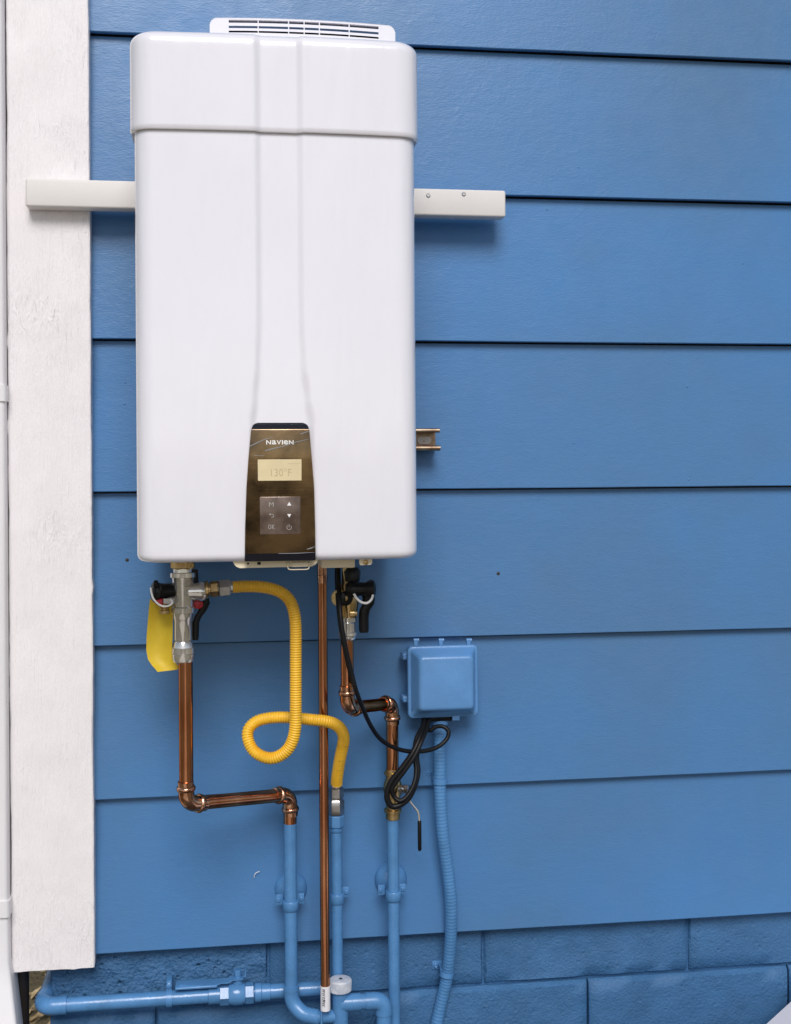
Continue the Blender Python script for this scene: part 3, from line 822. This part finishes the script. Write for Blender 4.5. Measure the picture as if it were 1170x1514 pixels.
for t_, r_ in ((0, 15.2), (0.4, 16.2), (12, 16.8), (15.2, 16.6), (16.6, 15.4), (17.0, 13.6), (17.05, 5)):
    rows.append([Vector((xt+math.cos(2*math.pi*k/(2*nrib))*(r_+(0.35 if (k % 2 and 0.3 < t_ < 15.5) else 0))*kt, -DT+math.sin(2*math.pi*k/(2*nrib))*(r_+(0.35 if (k % 2 and 0.3 < t_ < 15.5) else 0))*kt, zcap-2*kt+t_*kt)) for k in range(2*nrib)])
s.loft(rows); cap = s.build('screw_cap', M_cap, tee, angle=25)
s = MB(); s.lathe((xt+0.001, -DT, zcap+14.9*kt), (0, 0, 1), [(0, 3.2*kt), (0.6*kt, 2.8*kt)], 5); s.build('cap_recess', M_slot, cap)

# horizontal gas pipe along the foundation -------------------------------
DH = 0.022
hz = P(270, 1474.5, DH).z; rh = 11.2*K(DH); xh0 = P(62, 1480, DH).x; xh1 = P(492, 1463, DH).x
hp = thing('gas_pipe', 'blue painted horizontal pipe along the block base, turning back round the house corner', 'pipe', Vector((xh0, -DH, hz)))
hy = -DH
pth, bd = fillet([(xh0, 0.9, hz+0.01), (xh0, hy, hz), (xh1, hy, hz)], 0.022, 8)
MB().tube(pth, rh*0.94, 22).build('pipe_run', M_bluepipe, hp)
s = MB(); j0, j1 = bd[0]
s.tube([pth[j0]+Vector((0, 0.014, 0))]+pth[j0:j1+1]+[pth[j1]+Vector((0.022, 0, 0))], rh*1.13, 22)
s.build('elbow', M_bluepipe, hp)
gv = thing('gas_shutoff_valve', 'blue painted ball valve on the horizontal pipe with a flat lever handle', 'valve', P(352, 1480, DH))
def hx(px): return Vector((P(px, 1470, DH).x, hy, hz))
s = MB(); kh = K(DH)
s.lathe(hx(308), (1, 0, 0), [(0, rh), (0.001, rh*1.10), (17*kh, rh*1.10), (18*kh, rh)], 20)
hexnut(s, hx(332), (1, 0, 0), 7.5*kh, rh*1.32, 0.26)
s.lathe(hx(338), (1, 0, 0), [(0, rh*1.18), (2*kh, rh*1.28), (9*kh, rh*1.40), (18*kh, rh*1.40), (24*kh, rh*1.22)], 24)
hexnut(s, hx(369), (1, 0, 0), 7*kh, rh*1.30, 0.26)
s.lathe(hx(377), (1, 0, 0), [(0, rh*1.12), (0.001, rh*1.2), (9*kh, rh*1.2), (10*kh, rh*1.06), (22*kh, rh*1.06), (22.5*kh, rh)], 20)
s.build('valve_body', M_bluepipe, gv)
xst = P(352, 1470, DH).x
s = MB(); s.lathe((xst, hy, hz+rh*1.2), (0, 0, 1), [(0, 7.2*kh), (5*kh, 7.2*kh), (5.5*kh, 5.4*kh), (21*kh, 5.0*kh)], 16)
hexnut(s, (xst, hy, hz+rh*1.2+18*kh), (0, 0, 1), 4*kh, 6.4*kh); s.build('stem', M_bluepipe, gv)
# bent flat handle: a strip with real width, side profile measured
zs_ = lambda py: P(300, py+1.5, DH).z
prof = [(362, 1434), (361.6, 1442), (358, 1446), (344, 1446.5), (336, 1450), (327, 1452.5), (318, 1454.7), (290, 1455.5), (266, 1456.3)]
s = MB(); rws = []
for i, (px, py) in enumerate(prof):
    x = P(px, py, DH).x; z = P(352, py, DH).z if px > 330 else P(px, py-1.2, DH).z
    hw = 0.0105 if i < 6 else 0.0135
    if i == len(prof)-1: hw = 0.0085
    nd = Vector((0, 0, 1)) if i > 1 else Vector((1, 0, 0))
    th = 0.0022
    rws.append([Vector((x, hy-hw, z)), Vector((x, hy+hw, z)), Vector((x, hy+hw, z))+nd*th, Vector((x, hy-hw, z))+nd*th])
s.loft(rws)
x1_, x0_ = P(322, 1455, DH).x, P(259.5, 1456, DH).x; zg = P(290, 1456, DH).z
s.box((x0_, hy-0.0155, zg-0.0022), (x1_, hy+0.0155, zg+0.0030), 0.0022, 3)
s.build('lever', M_bluepipe, gv)

# ================================================================== pipe clamps
def make_clamp(x, py, d, r, plate_r, label, ears=(1, 1)):
    z = P(CX, py, d).z if False else None
    c = P(500, py, d); 
    return c
def clamp(x, z, d, r, label, cat='pipe clamp', disc=True, ears=(-1, 1), width=0.017):
    t_ = thing('pipe_clamp', label, cat, Vector((x, -0.001, z)), 'blue pipe clamps on the wall')
    b2 = MB(); b2.lathe((x, -d, z-width/2), (0, 0, 1), [(0, r*1.0), (0, r*1.20), (0.001, r*1.26), (width-0.001, r*1.26), (width, r*1.20), (width, r*1.0)], 26)
    b2.build('band', M_bluepipe, t_)
    for sgn in ears:
        e2 = MB(); x_a, x_b = x+sgn*r*1.1, x+sgn*(r*1.1+0.013)
        e2.box((min(x_a, x_b), -d*0.55-0.003, z-width*0.55+0.003), (max(x_a, x_b), -d*0.55+0.0015, z+width*0.55+0.003), 0.001)
        e2.build('ear', M_bluepipe, t_)
        s2 = MB(); s2.lathe((x+sgn*(r*1.1+0.008), -d*0.55-0.002, z+0.003), (0, -1, 0), [(0, 0.0040), (0.003, 0.0040), (0.0038, 0.003), (0.0038, 0.0014), (0.002, 0.0012)], 10)
        s2.build('screw', M_bluepipe, t_)
    if disc:
        d2 = MB(); d2.lathe((x+0.003, 0.012, z+0.010), (0, -1, 0), [(0, 0.0305), (0.008, 0.0305), (0.014, 0.0285), (0.021, 0.0225), (0.027, 0.014), (0.030, 0.005)], 30)
        d2.lathe((x, -0.010, z+0.004), (0, -1, 0), [(0, 0.006), (d-0.010, 0.006)], 10)
        d2.build('wall_plate', M_bluepipe, t_)
    return t_
c1 = clamp(xpl, P(430, 1338, 0.054).z, 0.054, rp, 'blue pipe clamp with round wall plate on the leftmost upright pipe')
zc2 = P(575, 1324, 0.058).z
c2 = clone(c1, (xr1-xpl, -0.004, zc2-P(430, 1338, 0.054).z), 'blue pipe clamp with round wall plate on the pipe below the brass valve')
clamp(xg, P(498, 1328, DG).z, DG, 8.2*K(DG), 'blue pipe clamp with one ear and no round plate, between the other two', disc=False, ears=(1,))
# clamp on the horizontal gas pipe
t_ = thing('pipe_clamp', 'small blue ring clamp with a screw on the horizontal gas pipe', 'pipe clamp', hx(250), 'blue pipe clamps on the wall')
s = MB(); s.lathe(hx(246), (1, 0, 0), [(0, rh), (0, rh*1.10), (8.5*kh, rh*1.10), (8.5*kh, rh)], 24); s.build('band', M_bluepipe, t_)
s = MB(); q = hx(250.3)+Vector((0, 0.004, rh+0.008)); s.box(q-Vector((0.005, 0.004, 0.012)), q+Vector((0.005, 0.03, 0.009)), 0.002)
s.lathe(q+Vector((0, -0.003, 0.001)), (0, -1, 0), [(0, 0.0052), (0.003, 0.0052), (0.0045, 0.003)], 12); s.build('ear', M_bluepipe, t_)

# ================================================================== nickel valve assembly on the left
kv = K(DVL); xv = P(271, 900, DVL).x
va = thing('shutoff_valve', 'nickel plated tee valve under the heater with black relief knob and red black lever', 'valve', Vector((xv, -DVL, P(271, 978, DVL).z)))
def vz_(py): return Vector((xv, -DVL, P(271, py, DVL).z))
s = MB()
s.lathe(vz_(800), (0, 0, -1), [(0, 13*kv), (38*kv, 13*kv), (41*kv, 12*kv)], 24)
hexnut(s, vz_(830), (0, 0, 1), 11*kv, 17.5*kv, 0.35)
s.lathe(P(281, 836, DVL+0.014), (0.25, -1, 0), [(0, 5*kv), (4*kv, 5*kv), (4*kv, 2.6*kv), (2*kv, 2.4*kv)], 12)
s.build('brass_union', M_brass, va)
s = MB()
prof = [(838, 13.8), (846, 14.2), (846.6, 18.6), (853, 18.8), (853.6, 16.2), (858, 15.6), (896, 15.4), (897, 16.4), (898, 17.4), (905.5, 17.4), (906.2, 14.6), (916, 13.6), (917, 12.9), (946, 12.9), (947, 11.5), (949, 11.5)]
s.lathe(vz_(0), (0, 0, -1), [(vz_(0).z-vz_(py).z, r_*kv) for py, r_ in prof], 32)
s.lathe(vz_(875)+Vector((0.006, 0, 0)), (1, 0, 0.0), [(0, 13.6*kv), (13*kv, 13.4*kv), (18*kv, 14.4*kv), (22*kv, 14.6*kv), (26*kv, 13.2*kv), (30*kv, 9*kv)], 26)
s.build('body', M_chrome, va)
s = MB()
prof = [(948, 12.2), (951, 13.6), (957, 14.6), (957.5, 16.6), (965.5, 16.9), (966, 15.8), (967, 16.6), (974, 16.2), (978, 14.8), (978.5, 10)]
s.lathe(vz_(0), (0, 0, -1), [(vz_(0).z-vz_(py).z, r_*kv) for py, r_ in prof], 8 and 24)
s.build('lower_nut', M_chrome, va)
s = MB(); yst = -DVL-15.6*kv   # raised casting marks on the body
cxm = xv+6.2*kv; czm = P(277, 862.5, DVL+0.012).z
def onbody(dx, dz): return Vector((cxm+dx*kv, -DVL-math.sqrt(max(1e-6, (15.5*kv)**2-(6.2*kv+dx*kv)**2))-0.0003, czm+dz*kv))
def strokes(pl, r=0.0005): s.tube([onbody(*p) for p in pl], r, 6)
strokes([(4.4*math.cos(t), 4.4*math.sin(t)) for t in [2*math.pi*k/18 for k in range(19)]])
strokes([(1.4, 1.9), (-0.4, 2.2), (-1.4, 1.1), (0, 0), (1.3, -1.0), (0.3, -2.2), (-1.5, -1.8)])
strokes([(0, -9.6), (4.6, -14.0), (0, -18.4), (-4.6, -14.0), (0, -9.6)])
strokes([(-1.6, -15.2), (-1.2, -12.8), (0, -14.6), (1.2, -12.8), (1.6, -15.2)])
s.build('casting_mark', M_steel, va)
# relief valve on the left: black ribbed knob, white wire loop, brass outlet
s = MB(); o_ = P(226, 876, DVL+0.012); ax = Vector((1, 0.32, 0)).normalized()
rows = []
s.lathe(o_, ax, [(-2*kv, 8*kv), (0, 13*kv), (3*kv, 15.5*kv), (7*kv, 16.2*kv), (9*kv, 14*kv), (14*kv, 12.4*kv), (28*kv, 12.0*kv), (36*kv, 11*kv)], 22)
for k in range(5):
    a_ = rad(50+k*45); s.lathe(o_+Vector((4*kv, -0.004, 0))+Vector((0, -math.cos(a_)*0.012, math.sin(a_)*0.0165)), ax, [(-3*kv, 2*kv), (-2*kv, 3.6*kv), (3*kv, 3.6*kv), (4*kv, 2*kv)], 10)
s.build('relief_knob', M_black, va)
s = MB(); lp = spline([P(223, 869, DVL+.03), P(224.5, 878, DVL+.033), P(228, 886.5, DVL+.034), P(235, 893.5, DVL+.034), P(243, 896.5, DVL+.034), P(251, 895, DVL+.032), P(255, 891, DVL+.03), P(252.5, 885.5, DVL+.028)], 6)
s.tube(lp, 1.35*kv, 8); s.build('wire_loop', M_print, va)
s = MB(); s.box(P(242, 893, DVL+0.022), P(258, 883, DVL+0.0)); s.lathe(P(248, 888, DVL+0.01), (1, 0, 0), [(0, 7*kv), (10*kv, 7*kv)], 14)
s.build('relief_body', M_steel, va)
s = MB(); s.lathe(P(243.5, 893, DVL+0.008), (0, 0, -1), [(0, 8.0*kv), (5*kv, 7.4*kv), (6*kv, 6.0*kv), (8*kv, 5.8*kv), (9*kv, 7.6*kv), (13*kv, 7.6*kv), (14*kv, 6.4*kv)], 18); s.build('relief_outlet', M_brass, va)
s = MB(); s.lathe(P(231, 890, DVL+0.020), (1, -0.2, 0), [(0, 4*kv), (7*kv, 5*kv), (10*kv, 5*kv)], 14); s.build('red_ring', M_red, va)
# lever behind
dl = DVL-0.012
s = MB(); s.lathe(P(293, 893, dl+0.004), (0.25, -1, 0), [(-0.012, 7.5*kv), (0, 7.5*kv), (0.004, 7.0*kv), (0.006, 4.5*kv)], 16); s.build('lever_boss', M_red, va)
s = MB()
ctr = [(298, 876, 5), (303, 882, 6), (303.5, 892, 7), (299.5, 902, 6.5), (293, 911, 6), (289.5, 920, 5.4), (289, 940, 5.2), (289, 946, 4.4)]
rws = []
for px, py, hw in ctr:
    c_ = P(px, py, dl-0.004)
    rws.append([c_+Vector((math.cos(t)*hw*kv, math.sin(t)*0.006, 0)) for t in [2*math.pi*k/14 for k in range(14)]])
s.loft(rws); s.lathe(P(288, 856, dl), (0, 0, 1), [(-8*kv, 6*kv), (14*kv, 5*kv)], 12)
s.build('lever', M_black, va)

# yellow paper tag hanging behind
tagm = MB(); rws = []
tagrow = [(886, 222, 240, .178), (893, 221, 256, .176), (910, 219.5, 256, .172), (940, 217, 255.5, .168), (962, 216.5, 254.5, .168), (975, 219, 256, .170), (984, 225, 261, .173), (990.5, 231, 266, .178), (993.5, 233, 262, .180)]
nseg = 10
for py, l, r_, d in tagrow:
    rws.append([P(l+(r_-l)*k/nseg, py-(3.4*k/nseg if py > 983 else 0), d-0.008*math.sin(math.pi*k/nseg)+0.006*k/nseg) for k in range(nseg+1)])
front = rws; backr = [[p+Vector((0, 0.0007, 0)) for p in r] for r in rws]
tagm.loft([f+list(reversed(b)) for f, b in zip(front, backr)])
tg = tagm.build('warning_tag', M_tag, angle=60)
tag_single(tg, 'yellow curled paper tag hanging left of the nickel valve', 'tag')

# ================================================================== right hand valve
xw = P(514, 930, DVL).x
vb = thing('shutoff_valve', 'brass valve under the heater with black handle hanging right and white wire loop', 'valve', Vector((xw, -DVL, P(514, 945, DVL).z)))
def wz(py, dx=0): return Vector((xw+dx*kv, -DVL, P(514, py, DVL).z))
s = MB(); prof = [(815, 9), (846, 9.6), (862, 10.4), (866, 13.5), (888, 15), (898, 13.8), (905, 12.4), (913, 11), (914, 9)]
s.lathe(wz(0, 2), (0, 0, -1), [(wz(0).z-wz(py).z, r_*kv) for py, r_ in prof], 22)
s.lathe(P(503, 884, DVL+0.010), (-0.45, -1, 0), [(-0.01, 13*kv), (0.004, 13*kv), (0.006, 11*kv)], 24)
s.box(P(517, 911, DVL+.017), P(527, 903, DVL), 0.001)
s.build('body', M_brass, vb)
s = MB(); prof = [(912, 10.5), (913, 13.6), (919, 13.6), (921, 11.8), (934, 12.2), (935, 13.8), (939, 14.0), (940, 12.8), (944, 12.4), (946, 10.5)]
s.lathe(wz(0), (0, 0, -1), [(wz(0).z-wz(py).z, r_*kv) for py, r_ in prof], 24); s.build('union_nut', M_chrome, vb)
s = MB(); s.lathe(P(521, 853, DVL+0.004), (0, 0, 1), [(-8*kv, 7*kv), (-6*kv, 12*kv), (8*kv, 13*kv), (14*kv, 10*kv)], 20)
s.lathe(P(511, 871, DVL+0.02), (1, -0.15, 0), [(0, 7*kv), (4*kv, 10.5*kv), (13*kv, 11.5*kv), (20*kv, 10*kv), (30*kv, 10*kv), (33*kv, 12*kv), (42*kv, 12.5*kv), (45*kv, 8*kv)], 20)
for k in range(6):
    a_ = rad(-20+k*44); s.lathe(P(548.5, 871, DVL+0.016)+Vector((0, -math.cos(a_)*0.010, math.sin(a_)*0.0125)), (1, -0.15, 0), [(-3*kv, 2*kv), (-2*kv, 3.4*kv), (3*kv, 3.4*kv), (5*kv, 2*kv)], 10)
s.lathe(P(513, 885, DVL+0.022), (0.2, -1, 0), [(-0.02, 11*kv), (-0.004, 11*kv), (-0.002, 8*kv)], 18)
s.build('relief_knob', M_black, vb)
s = MB(); s.tube(spline([P(523.5, 878, DVL+.035), P(528, 885, DVL+.038), P(535, 890.5, DVL+.040), P(543, 891.5, DVL+.040), P(549.5, 886, DVL+.038), P(552, 876, DVL+.036), P(550.5, 867.5, DVL+.033), P(547, 870, DVL+.032)], 6), 1.8*kv, 8)
s.build('wire_loop', M_print, vb)
s = MB(); rws = []
for px, py, hw in [(542, 876, 9), (545.5, 884, 9.5), (545, 893, 9), (539.5, 902, 8.2), (538, 912, 7.6), (538.3, 931, 7.4), (538.3, 935, 6.4)]:
    c_ = P(px, py, DVL-0.004); rws.append([c_+Vector((math.cos(t)*hw*kv, math.sin(t)*0.0065, 0)) for t in [2*math.pi*k/14 for k in range(14)]])
s.loft(rws); s.build('lever', M_black, vb)

# ================================================================== yellow flexible gas hose
hs_ = thing('gas_hose', 'yellow corrugated flexible gas hose looping once in front of the copper riser', 'hose', P(430, 1120, 0.16))
hp_ = [(338, 868.5, .200), (365, 867, .202), (392, 868.5, .204), (414, 875, .206), (428, 887, .206), (435, 905, .205), (437.5, 930, .203), (437.5, 970, .201), (437.5, 1010, .199), (437.5, 1045, .197), (437, 1075, .195),
       (432, 1097, .192), (422, 1112, .188), (406, 1120.5, .182), (390, 1119, .176), (375, 1109.5, .17), (367, 1093, .164), (368, 1078, .159), (379, 1067, .155), (396, 1062, .152), (416, 1060.5, .150), (437, 1061.5, .147), (460, 1064, .143),
       (479, 1066, .139), (494, 1070, .130), (504, 1078, .120), (508.5, 1090, .108), (507, 1104, .094)]
path = spline([P(*p) for p in hp_], 10)
s = MB(); rho = 8.9*K(0.18)
pts = corrugated(s, path, rho*1.04, 3.7*K(0.18), rho*0.17, 20, 4)
s.build('corrugated_tube', M_hose, hs_, angle=80)
s = MB(); sp = spline([P(508, 1098, .098), P(505.5, 1110, .090), P(501.5, 1130, .076), P(498.5, 1150, .062), P(498, 1158, .056)], 6)
corrugated(s, sp, rho*1.07, 3.7*K(0.1), rho*0.06, 20, 4); sl_ = s.build('sleeve', M_hose, hs_)
s = MB()
for k in range(10):
    i = int(2+k*2.1); p = sp[min(i, len(sp)-1)]
    for dx in (-0.0030, -0.0002, 0.0026): bar(s, p+Vector((dx, -rho*1.062, -0.0002)), p+Vector((dx+0.0018, -rho*1.062, 0.0003)), 0.0017, 0.0006)
s.build('sleeve_print', mat('brown_print', (0.30, 0.16, 0.03), 0.5), sl_)
s = MB(); o_ = P(303, 872, DVL)
hd = (P(340, 868.5, DVL)-P(302, 872, DVL)).normalized()
s.lathe(o_, hd, [(0, 9*kv), (2*kv, 13*kv), (5*kv, 13*kv), (5.5*kv, 9*kv), (10*kv, 9*kv)], 20)
hexnut(s, o_+hd*14*kv, hd, 6*kv, 11.6*kv, 0.5); s.build('brass_nut', M_brass, hs_)
s = MB(); s.lathe(o_+hd*19*kv, hd, [(0, 8.5*kv), (3*kv, 8.5*kv)], 16); hexnut(s, o_+hd*29*kv, hd, 8.5*kv, 13.2*kv, 0.1); s.lathe(o_+hd*37*kv, hd, [(0, 9.6*kv), (4*kv, 9.4*kv)], 18)
s.build('steel_nut', M_steel, hs_)
s = MB(); kg = K(DG)
s.lathe(vert(498, 1156, DG+.002, xg), (0, 0, -1), [(0, 7*kg), (4*kg, 7.2*kg), (6*kg, 8*kg), (9*kg, 8*kg)], 18)
hexnut(s, vert(498, 1172, DG, xg), (0, 0, 1), 7.5*kg, 11.2*kg, 0.1); s.lathe(vert(498, 1179, DG, xg), (0, 0, -1), [(0, 9*kg), (3*kg, 9*kg)], 18)
s.build('steel_nut', M_steel, hs_)
s = MB(); hexnut(s, vert(498, 1193, DG, xg), (0, 0, 1), 11.5*kg, 12.0*kg, 0.1); s.build('steel_coupling', M_steel, hs_)

# ================================================================== junction box
DJ = 0.052; kj = K(DJ)
jl, jr, jt, jb = P(603.5, 1000, DJ).x, P(707, 1000, DJ).x, P(655, 955, DJ).z, P(655, 1060.5, DJ).z
jb_ = thing('junction_box', 'blue painted electrical box with raised square cover on the siding', 'electrical box', Vector(((jl+jr)/2, 0, jb)))
def rrect(x0, x1, z0, z1, r, y, n=6):
    o = []
    for cx_, cz_, a0 in ((x1-r, z1-r, 0), (x0+r, z1-r, 90), (x0+r, z0+r, 180), (x1-r, z0+r, 270)):
        for k in range(n+1):
            t = rad(a0+90*k/n); o.append(Vector((cx_+r*math.cos(t), y, cz_+r*math.sin(t))))
    return o
s = MB(); s.loft([rrect(jl+0.007, jr-0.007, jb+0.007, jt-0.007, 0.008, 0.012), rrect(jl+0.007, jr-0.007, jb+0.007, jt-0.007, 0.008, -DJ+0.008)]); s.build('back_box', M_boxblue, jb_)
s = MB(); rl, rr_, rt, rb_ = P(621, 1000, .084).x, P(700.5, 1000, .084).x, P(655, 971, .084).z, P(655, 1050, .084).z
s.loft([rrect(jl, jr, jb, jt, 0.009, -DJ+0.008), rrect(jl, jr, jb, jt, 0.009, -DJ+0.0015), rrect(jl+0.0015, jr-0.0015, jb+0.0015, jt-0.0015, 0.008, -DJ), rrect(jl+0.005, jr-0.005, jb+0.005, jt-0.005, 0.006, -DJ),
        rrect(rl-0.004, rr_+0.002, rb_-0.004, rt+0.004, 0.008, -0.072), rrect(rl-0.0015, rr_+0.001, rb_-0.0015, rt+0.0015, 0.008, -0.080), rrect(rl+0.001, rr_-0.001, rb_+0.001, rt-0.001, 0.007, -0.0835), rrect(rl+0.005, rr_-0.005, rb_+0.005, rt-0.005, 0.005, -0.0845)])
s.build('cover', M_boxblue, jb_, angle=60)
for px in (615, 652, 693):
    s = MB(); p = P(px, 949, DJ-0.004)
    s.box(p+Vector((-0.0035, -0.002, -0.008)), p+Vector((0.0035, 0.004, 0.0045)), 0.001)
    s.lathe(p+Vector((-0.001, 0.001, 0.003)), (1, 0, 0), [(-0.003, 0.0035), (0.007, 0.0035)], 10); s.build('hinge_lug', M_boxblue, jb_)
for py in (971, 1034):
    s = MB(); p = P(598.5, py, 0.03); s.box(p+Vector((-0.004, -0.004, -0.006)), p+Vector((0.012, 0.03, 0.006)), 0.002)
    s.lathe(p+Vector((0, -0.003, 0)), (0, -1, 0), [(0, 0.004), (0.004, 0.0035)], 10); s.build('mounting_lug', M_boxblue, jb_)
s = MB(); p = P(674.5, 1062, DJ); s.box(p+Vector((-0.007, -0.001, -0.004)), p+Vector((0.007, 0.006, 0.005)), 0.001); s.build('cover_clip', M_boxblue, jb_)
s = MB(); p, q = P(631, 1068, 0.04), P(668, 1060, 0.04); s.box((p.x, -0.046, p.z+0.002), (q.x, -0.008, jb+0.008), 0.002); s.build('cable_gland', M_black, jb_)

# blue flexible conduit
xcn = P(650, 1085, 0.030)
cd = thing('conduit', 'blue painted ribbed flexible conduit running down from the electrical box', 'conduit', P(655, 1300, 0.03))
kc = K(0.03)
cp = spline([P(651, 1066, .030), P(651, 1100, .030), P(650.5, 1140, .030), P(651, 1180, .030), P(654.5, 1230, .030), P(660.5, 1275, .028), P(665.5, 1315, .026), P(667.3, 1350, .022), P(666.5, 1385, .014), P(664, 1420, .006), P(660, 1450, -.004), P(652.5, 1482, -.008), P(645.5, 1514, -.008), P(636, 1560, -.008)], 8)
s = MB(); corrugated(s, cp, 9.5*kc, 5.2*kc, 9.3*kc*0.06, 18, 4); s.build('ribbed_tube', M_bluepipe, cd, angle=80)
s = MB(); s.lathe(P(651, 1060, .030), (0, 0, -1), [(0, 10.6*kc), (3*kc, 10.6*kc), (4*kc, 12.2*kc), (10*kc, 12.2*kc), (11*kc, 10.4*kc), (24*kc, 10.2*kc), (25*kc, 9.4*kc)], 20); s.build('connector', M_boxblue, cd)
for (px, py, d, ex, dr) in ((650.7, 1155, .030, -1, Vector((0, 0, 1))), (660.8, 1440, -.001, -1, Vector((0.22, 0, 1)).normalized())):
    cpt = P(px, py, d)
    t_ = thing('conduit_strap', 'blue strap holding the conduit %s' % ('just above the sixth siding joint' if py < 1300 else 'against the concrete block base'), 'strap', cpt, 'straps on the ribbed conduit')
    s = MB(); s.lathe(cpt-dr*0.0045, dr, [(0, 9.4*kc), (0, 10.9*kc), (0.009, 10.9*kc), (0.009, 9.4*kc)], 20); s.build('band', M_bluepipe, t_)
    yb = 0.006 if py < 1300 else YF
    s = MB(); e0 = cpt+Vector((-0.0235, 0, 0.006)); s.box((e0.x, yb-0.003, e0.z-0.007), (cpt.x-0.004, yb+0.004, e0.z+0.009), 0.001); s.box((cpt.x-0.012, cpt.y, e0.z-0.005), (cpt.x-0.009, yb+0.003, e0.z+0.005))
    s.build('ear', M_bluepipe, t_)
    s = MB(); s.lathe((cpt.x-0.017, yb-0.002, e0.z+0.001), (0, -1, 0), [(0, 0.0048), (0.003, 0.0048), (0.0045, 0.003), (0.003, 0.0012)], 12); s.build('screw', M_bluepipe, t_)

# ================================================================== black cables
rb0 = 3.6*K(.14)
cA = spline([P(501, 800, .17), P(500.5, 850, .20), P(503, 900, .235), P(507, 935, .242), P(514, 970, .24), P(520, 995, .238), P(527, 1022, .235), P(537, 1048, .21), P(548, 1072, .175), P(562, 1092, .145), P(582, 1105, .118), P(606, 1111, .10), P(630, 1110, .088), P(648, 1104, .08), (P(660.5, 1093, .075)),
             P(663.5, 1082, .072), P(656, 1074.5, .068), P(645, 1074.5, .063), P(636, 1080, .06), P(629, 1075, .05), P(632, 1058, .04)], 9)
tag_single(MB().tube(cA, rb0*0.92, 12).build('power_cable', M_rubber), 'thin black cable falling from the heater past the copper pipe to the electrical box', 'cable')
cB = spline([P(629, 1056, .035), P(627, 1070, .055), P(621, 1090, .085), P(611, 1112, .098), P(596, 1134, .100), P(581, 1152, .100), P(573.5, 1168, .100), P(573, 1182, .100), P(580, 1192, .100), P(592, 1190, .100), P(605, 1179, .095), P(614, 1160, .09), P(618, 1140, .082), P(616, 1118, .075), P(620, 1095, .065), P(629, 1074, .05), P(634, 1056, .035)], 9)
tag_single(MB().tube(cB, rb0*1.25, 12).build('control_cable', M_rubber), 'thick black cable loop hanging from the electrical box in front of the brass valve', 'cable')
cC = spline([P(637, 1056, .035), P(633, 1072, .062), P(624, 1095, .095), P(613, 1118, .106), P(599, 1139, .108), P(586, 1156, .106), P(580, 1168, .104), P(583, 1178, .103), P(592, 1184, .106), P(603, 1176, .104), P(612.5, 1158, .098), P(615.5, 1138, .09), P(612.5, 1116, .082), P(616, 1092, .07), P(625, 1072, .052), P(626, 1056, .035)], 9)
tag_single(MB().tube(cC, rb0*0.95, 12).build('sensor_cable', M_rubber), 'inner thin black cable loop tied along the thick cable loop', 'cable')
s = MB(); s.tube(spline([P(500, 800, .165), P(497.5, 850, .19), P(500, 900, .228), P(505, 938, .236), P(512, 972, .233), P(518, 998, .222), P(521, 1010, .212)], 8), rb0*0.7, 10)
tag_single(s.build('sensor_wire', M_rubber), 'second black wire beside the power cable right of the copper riser', 'cable')

# ================================================================== pale box in the lower right corner, wooden fence across the yard
zbx = 0.44
def ray_at_z(px, py, z):
    v = FWD*FPX + RIGHT*(px-CX) - UP*(py-CY); t = (z-EYE)/v.z
    return Vector((v.x*t, v.y*t-DIST, z))
qa, qb = ray_at_z(1128, 1516, zbx), ray_at_z(1172, 1476, zbx)
e_ = (qb-qa).normalized(); nrm = Vector((e_.y, -e_.x, 0)); nrm.normalize()
if nrm.x < 0: nrm = -nrm
bxs = thing('storage_box', 'pale grey plastic lidded box low in the bottom right corner', 'box', Vector(((qa+nrm*0.2).x, (qa+nrm*0.2).y, 0)))
A_, B_ = qa-e_*0.30, qb+e_*0.06
base = [A_, B_, B_+nrm*0.42, A_+nrm*0.42]; cen = sum(base, Vector())/4
def ring_(k, z): return [Vector((cen.x+(p.x-cen.x)*k, cen.y+(p.y-cen.y)*k, z)) for p in base]
MB().loft([ring_(0.90, 0.0), ring_(0.96, zbx-0.03)]).build('tub', M_boxlid, bxs)
MB().loft([ring_(0.99, zbx-0.032), ring_(1.0, zbx-0.03), ring_(1.0, zbx-0.006), ring_(0.985, zbx)]).build('lid', M_boxlid, bxs)

fence = thing('wooden_fence', 'brown board fence across the yard facing the blue wall', 'fence', (0, -16, 0))
proto = None
for i in range(56):
    if proto is None:
        proto = MB().box((-9.2, -16.01, 0.03), (-9.2+0.28, -15.99, 1.83), 0.003, 1).build('fence_board', M_fence, fence)
    else:
        o = proto.copy(); COL.objects.link(o); o.parent = fence; o.location = (i*0.31, random.uniform(-0.004, 0.004), random.uniform(-0.01, 0.01))
for z in (0.4, 1.5): MB().box((-9.3, -16.07, z), (8.2, -16.012, z+0.09)).build('fence_rail', M_fence, fence)

for o in bpy.data.objects:
    if '_org' in o: del o['_org']
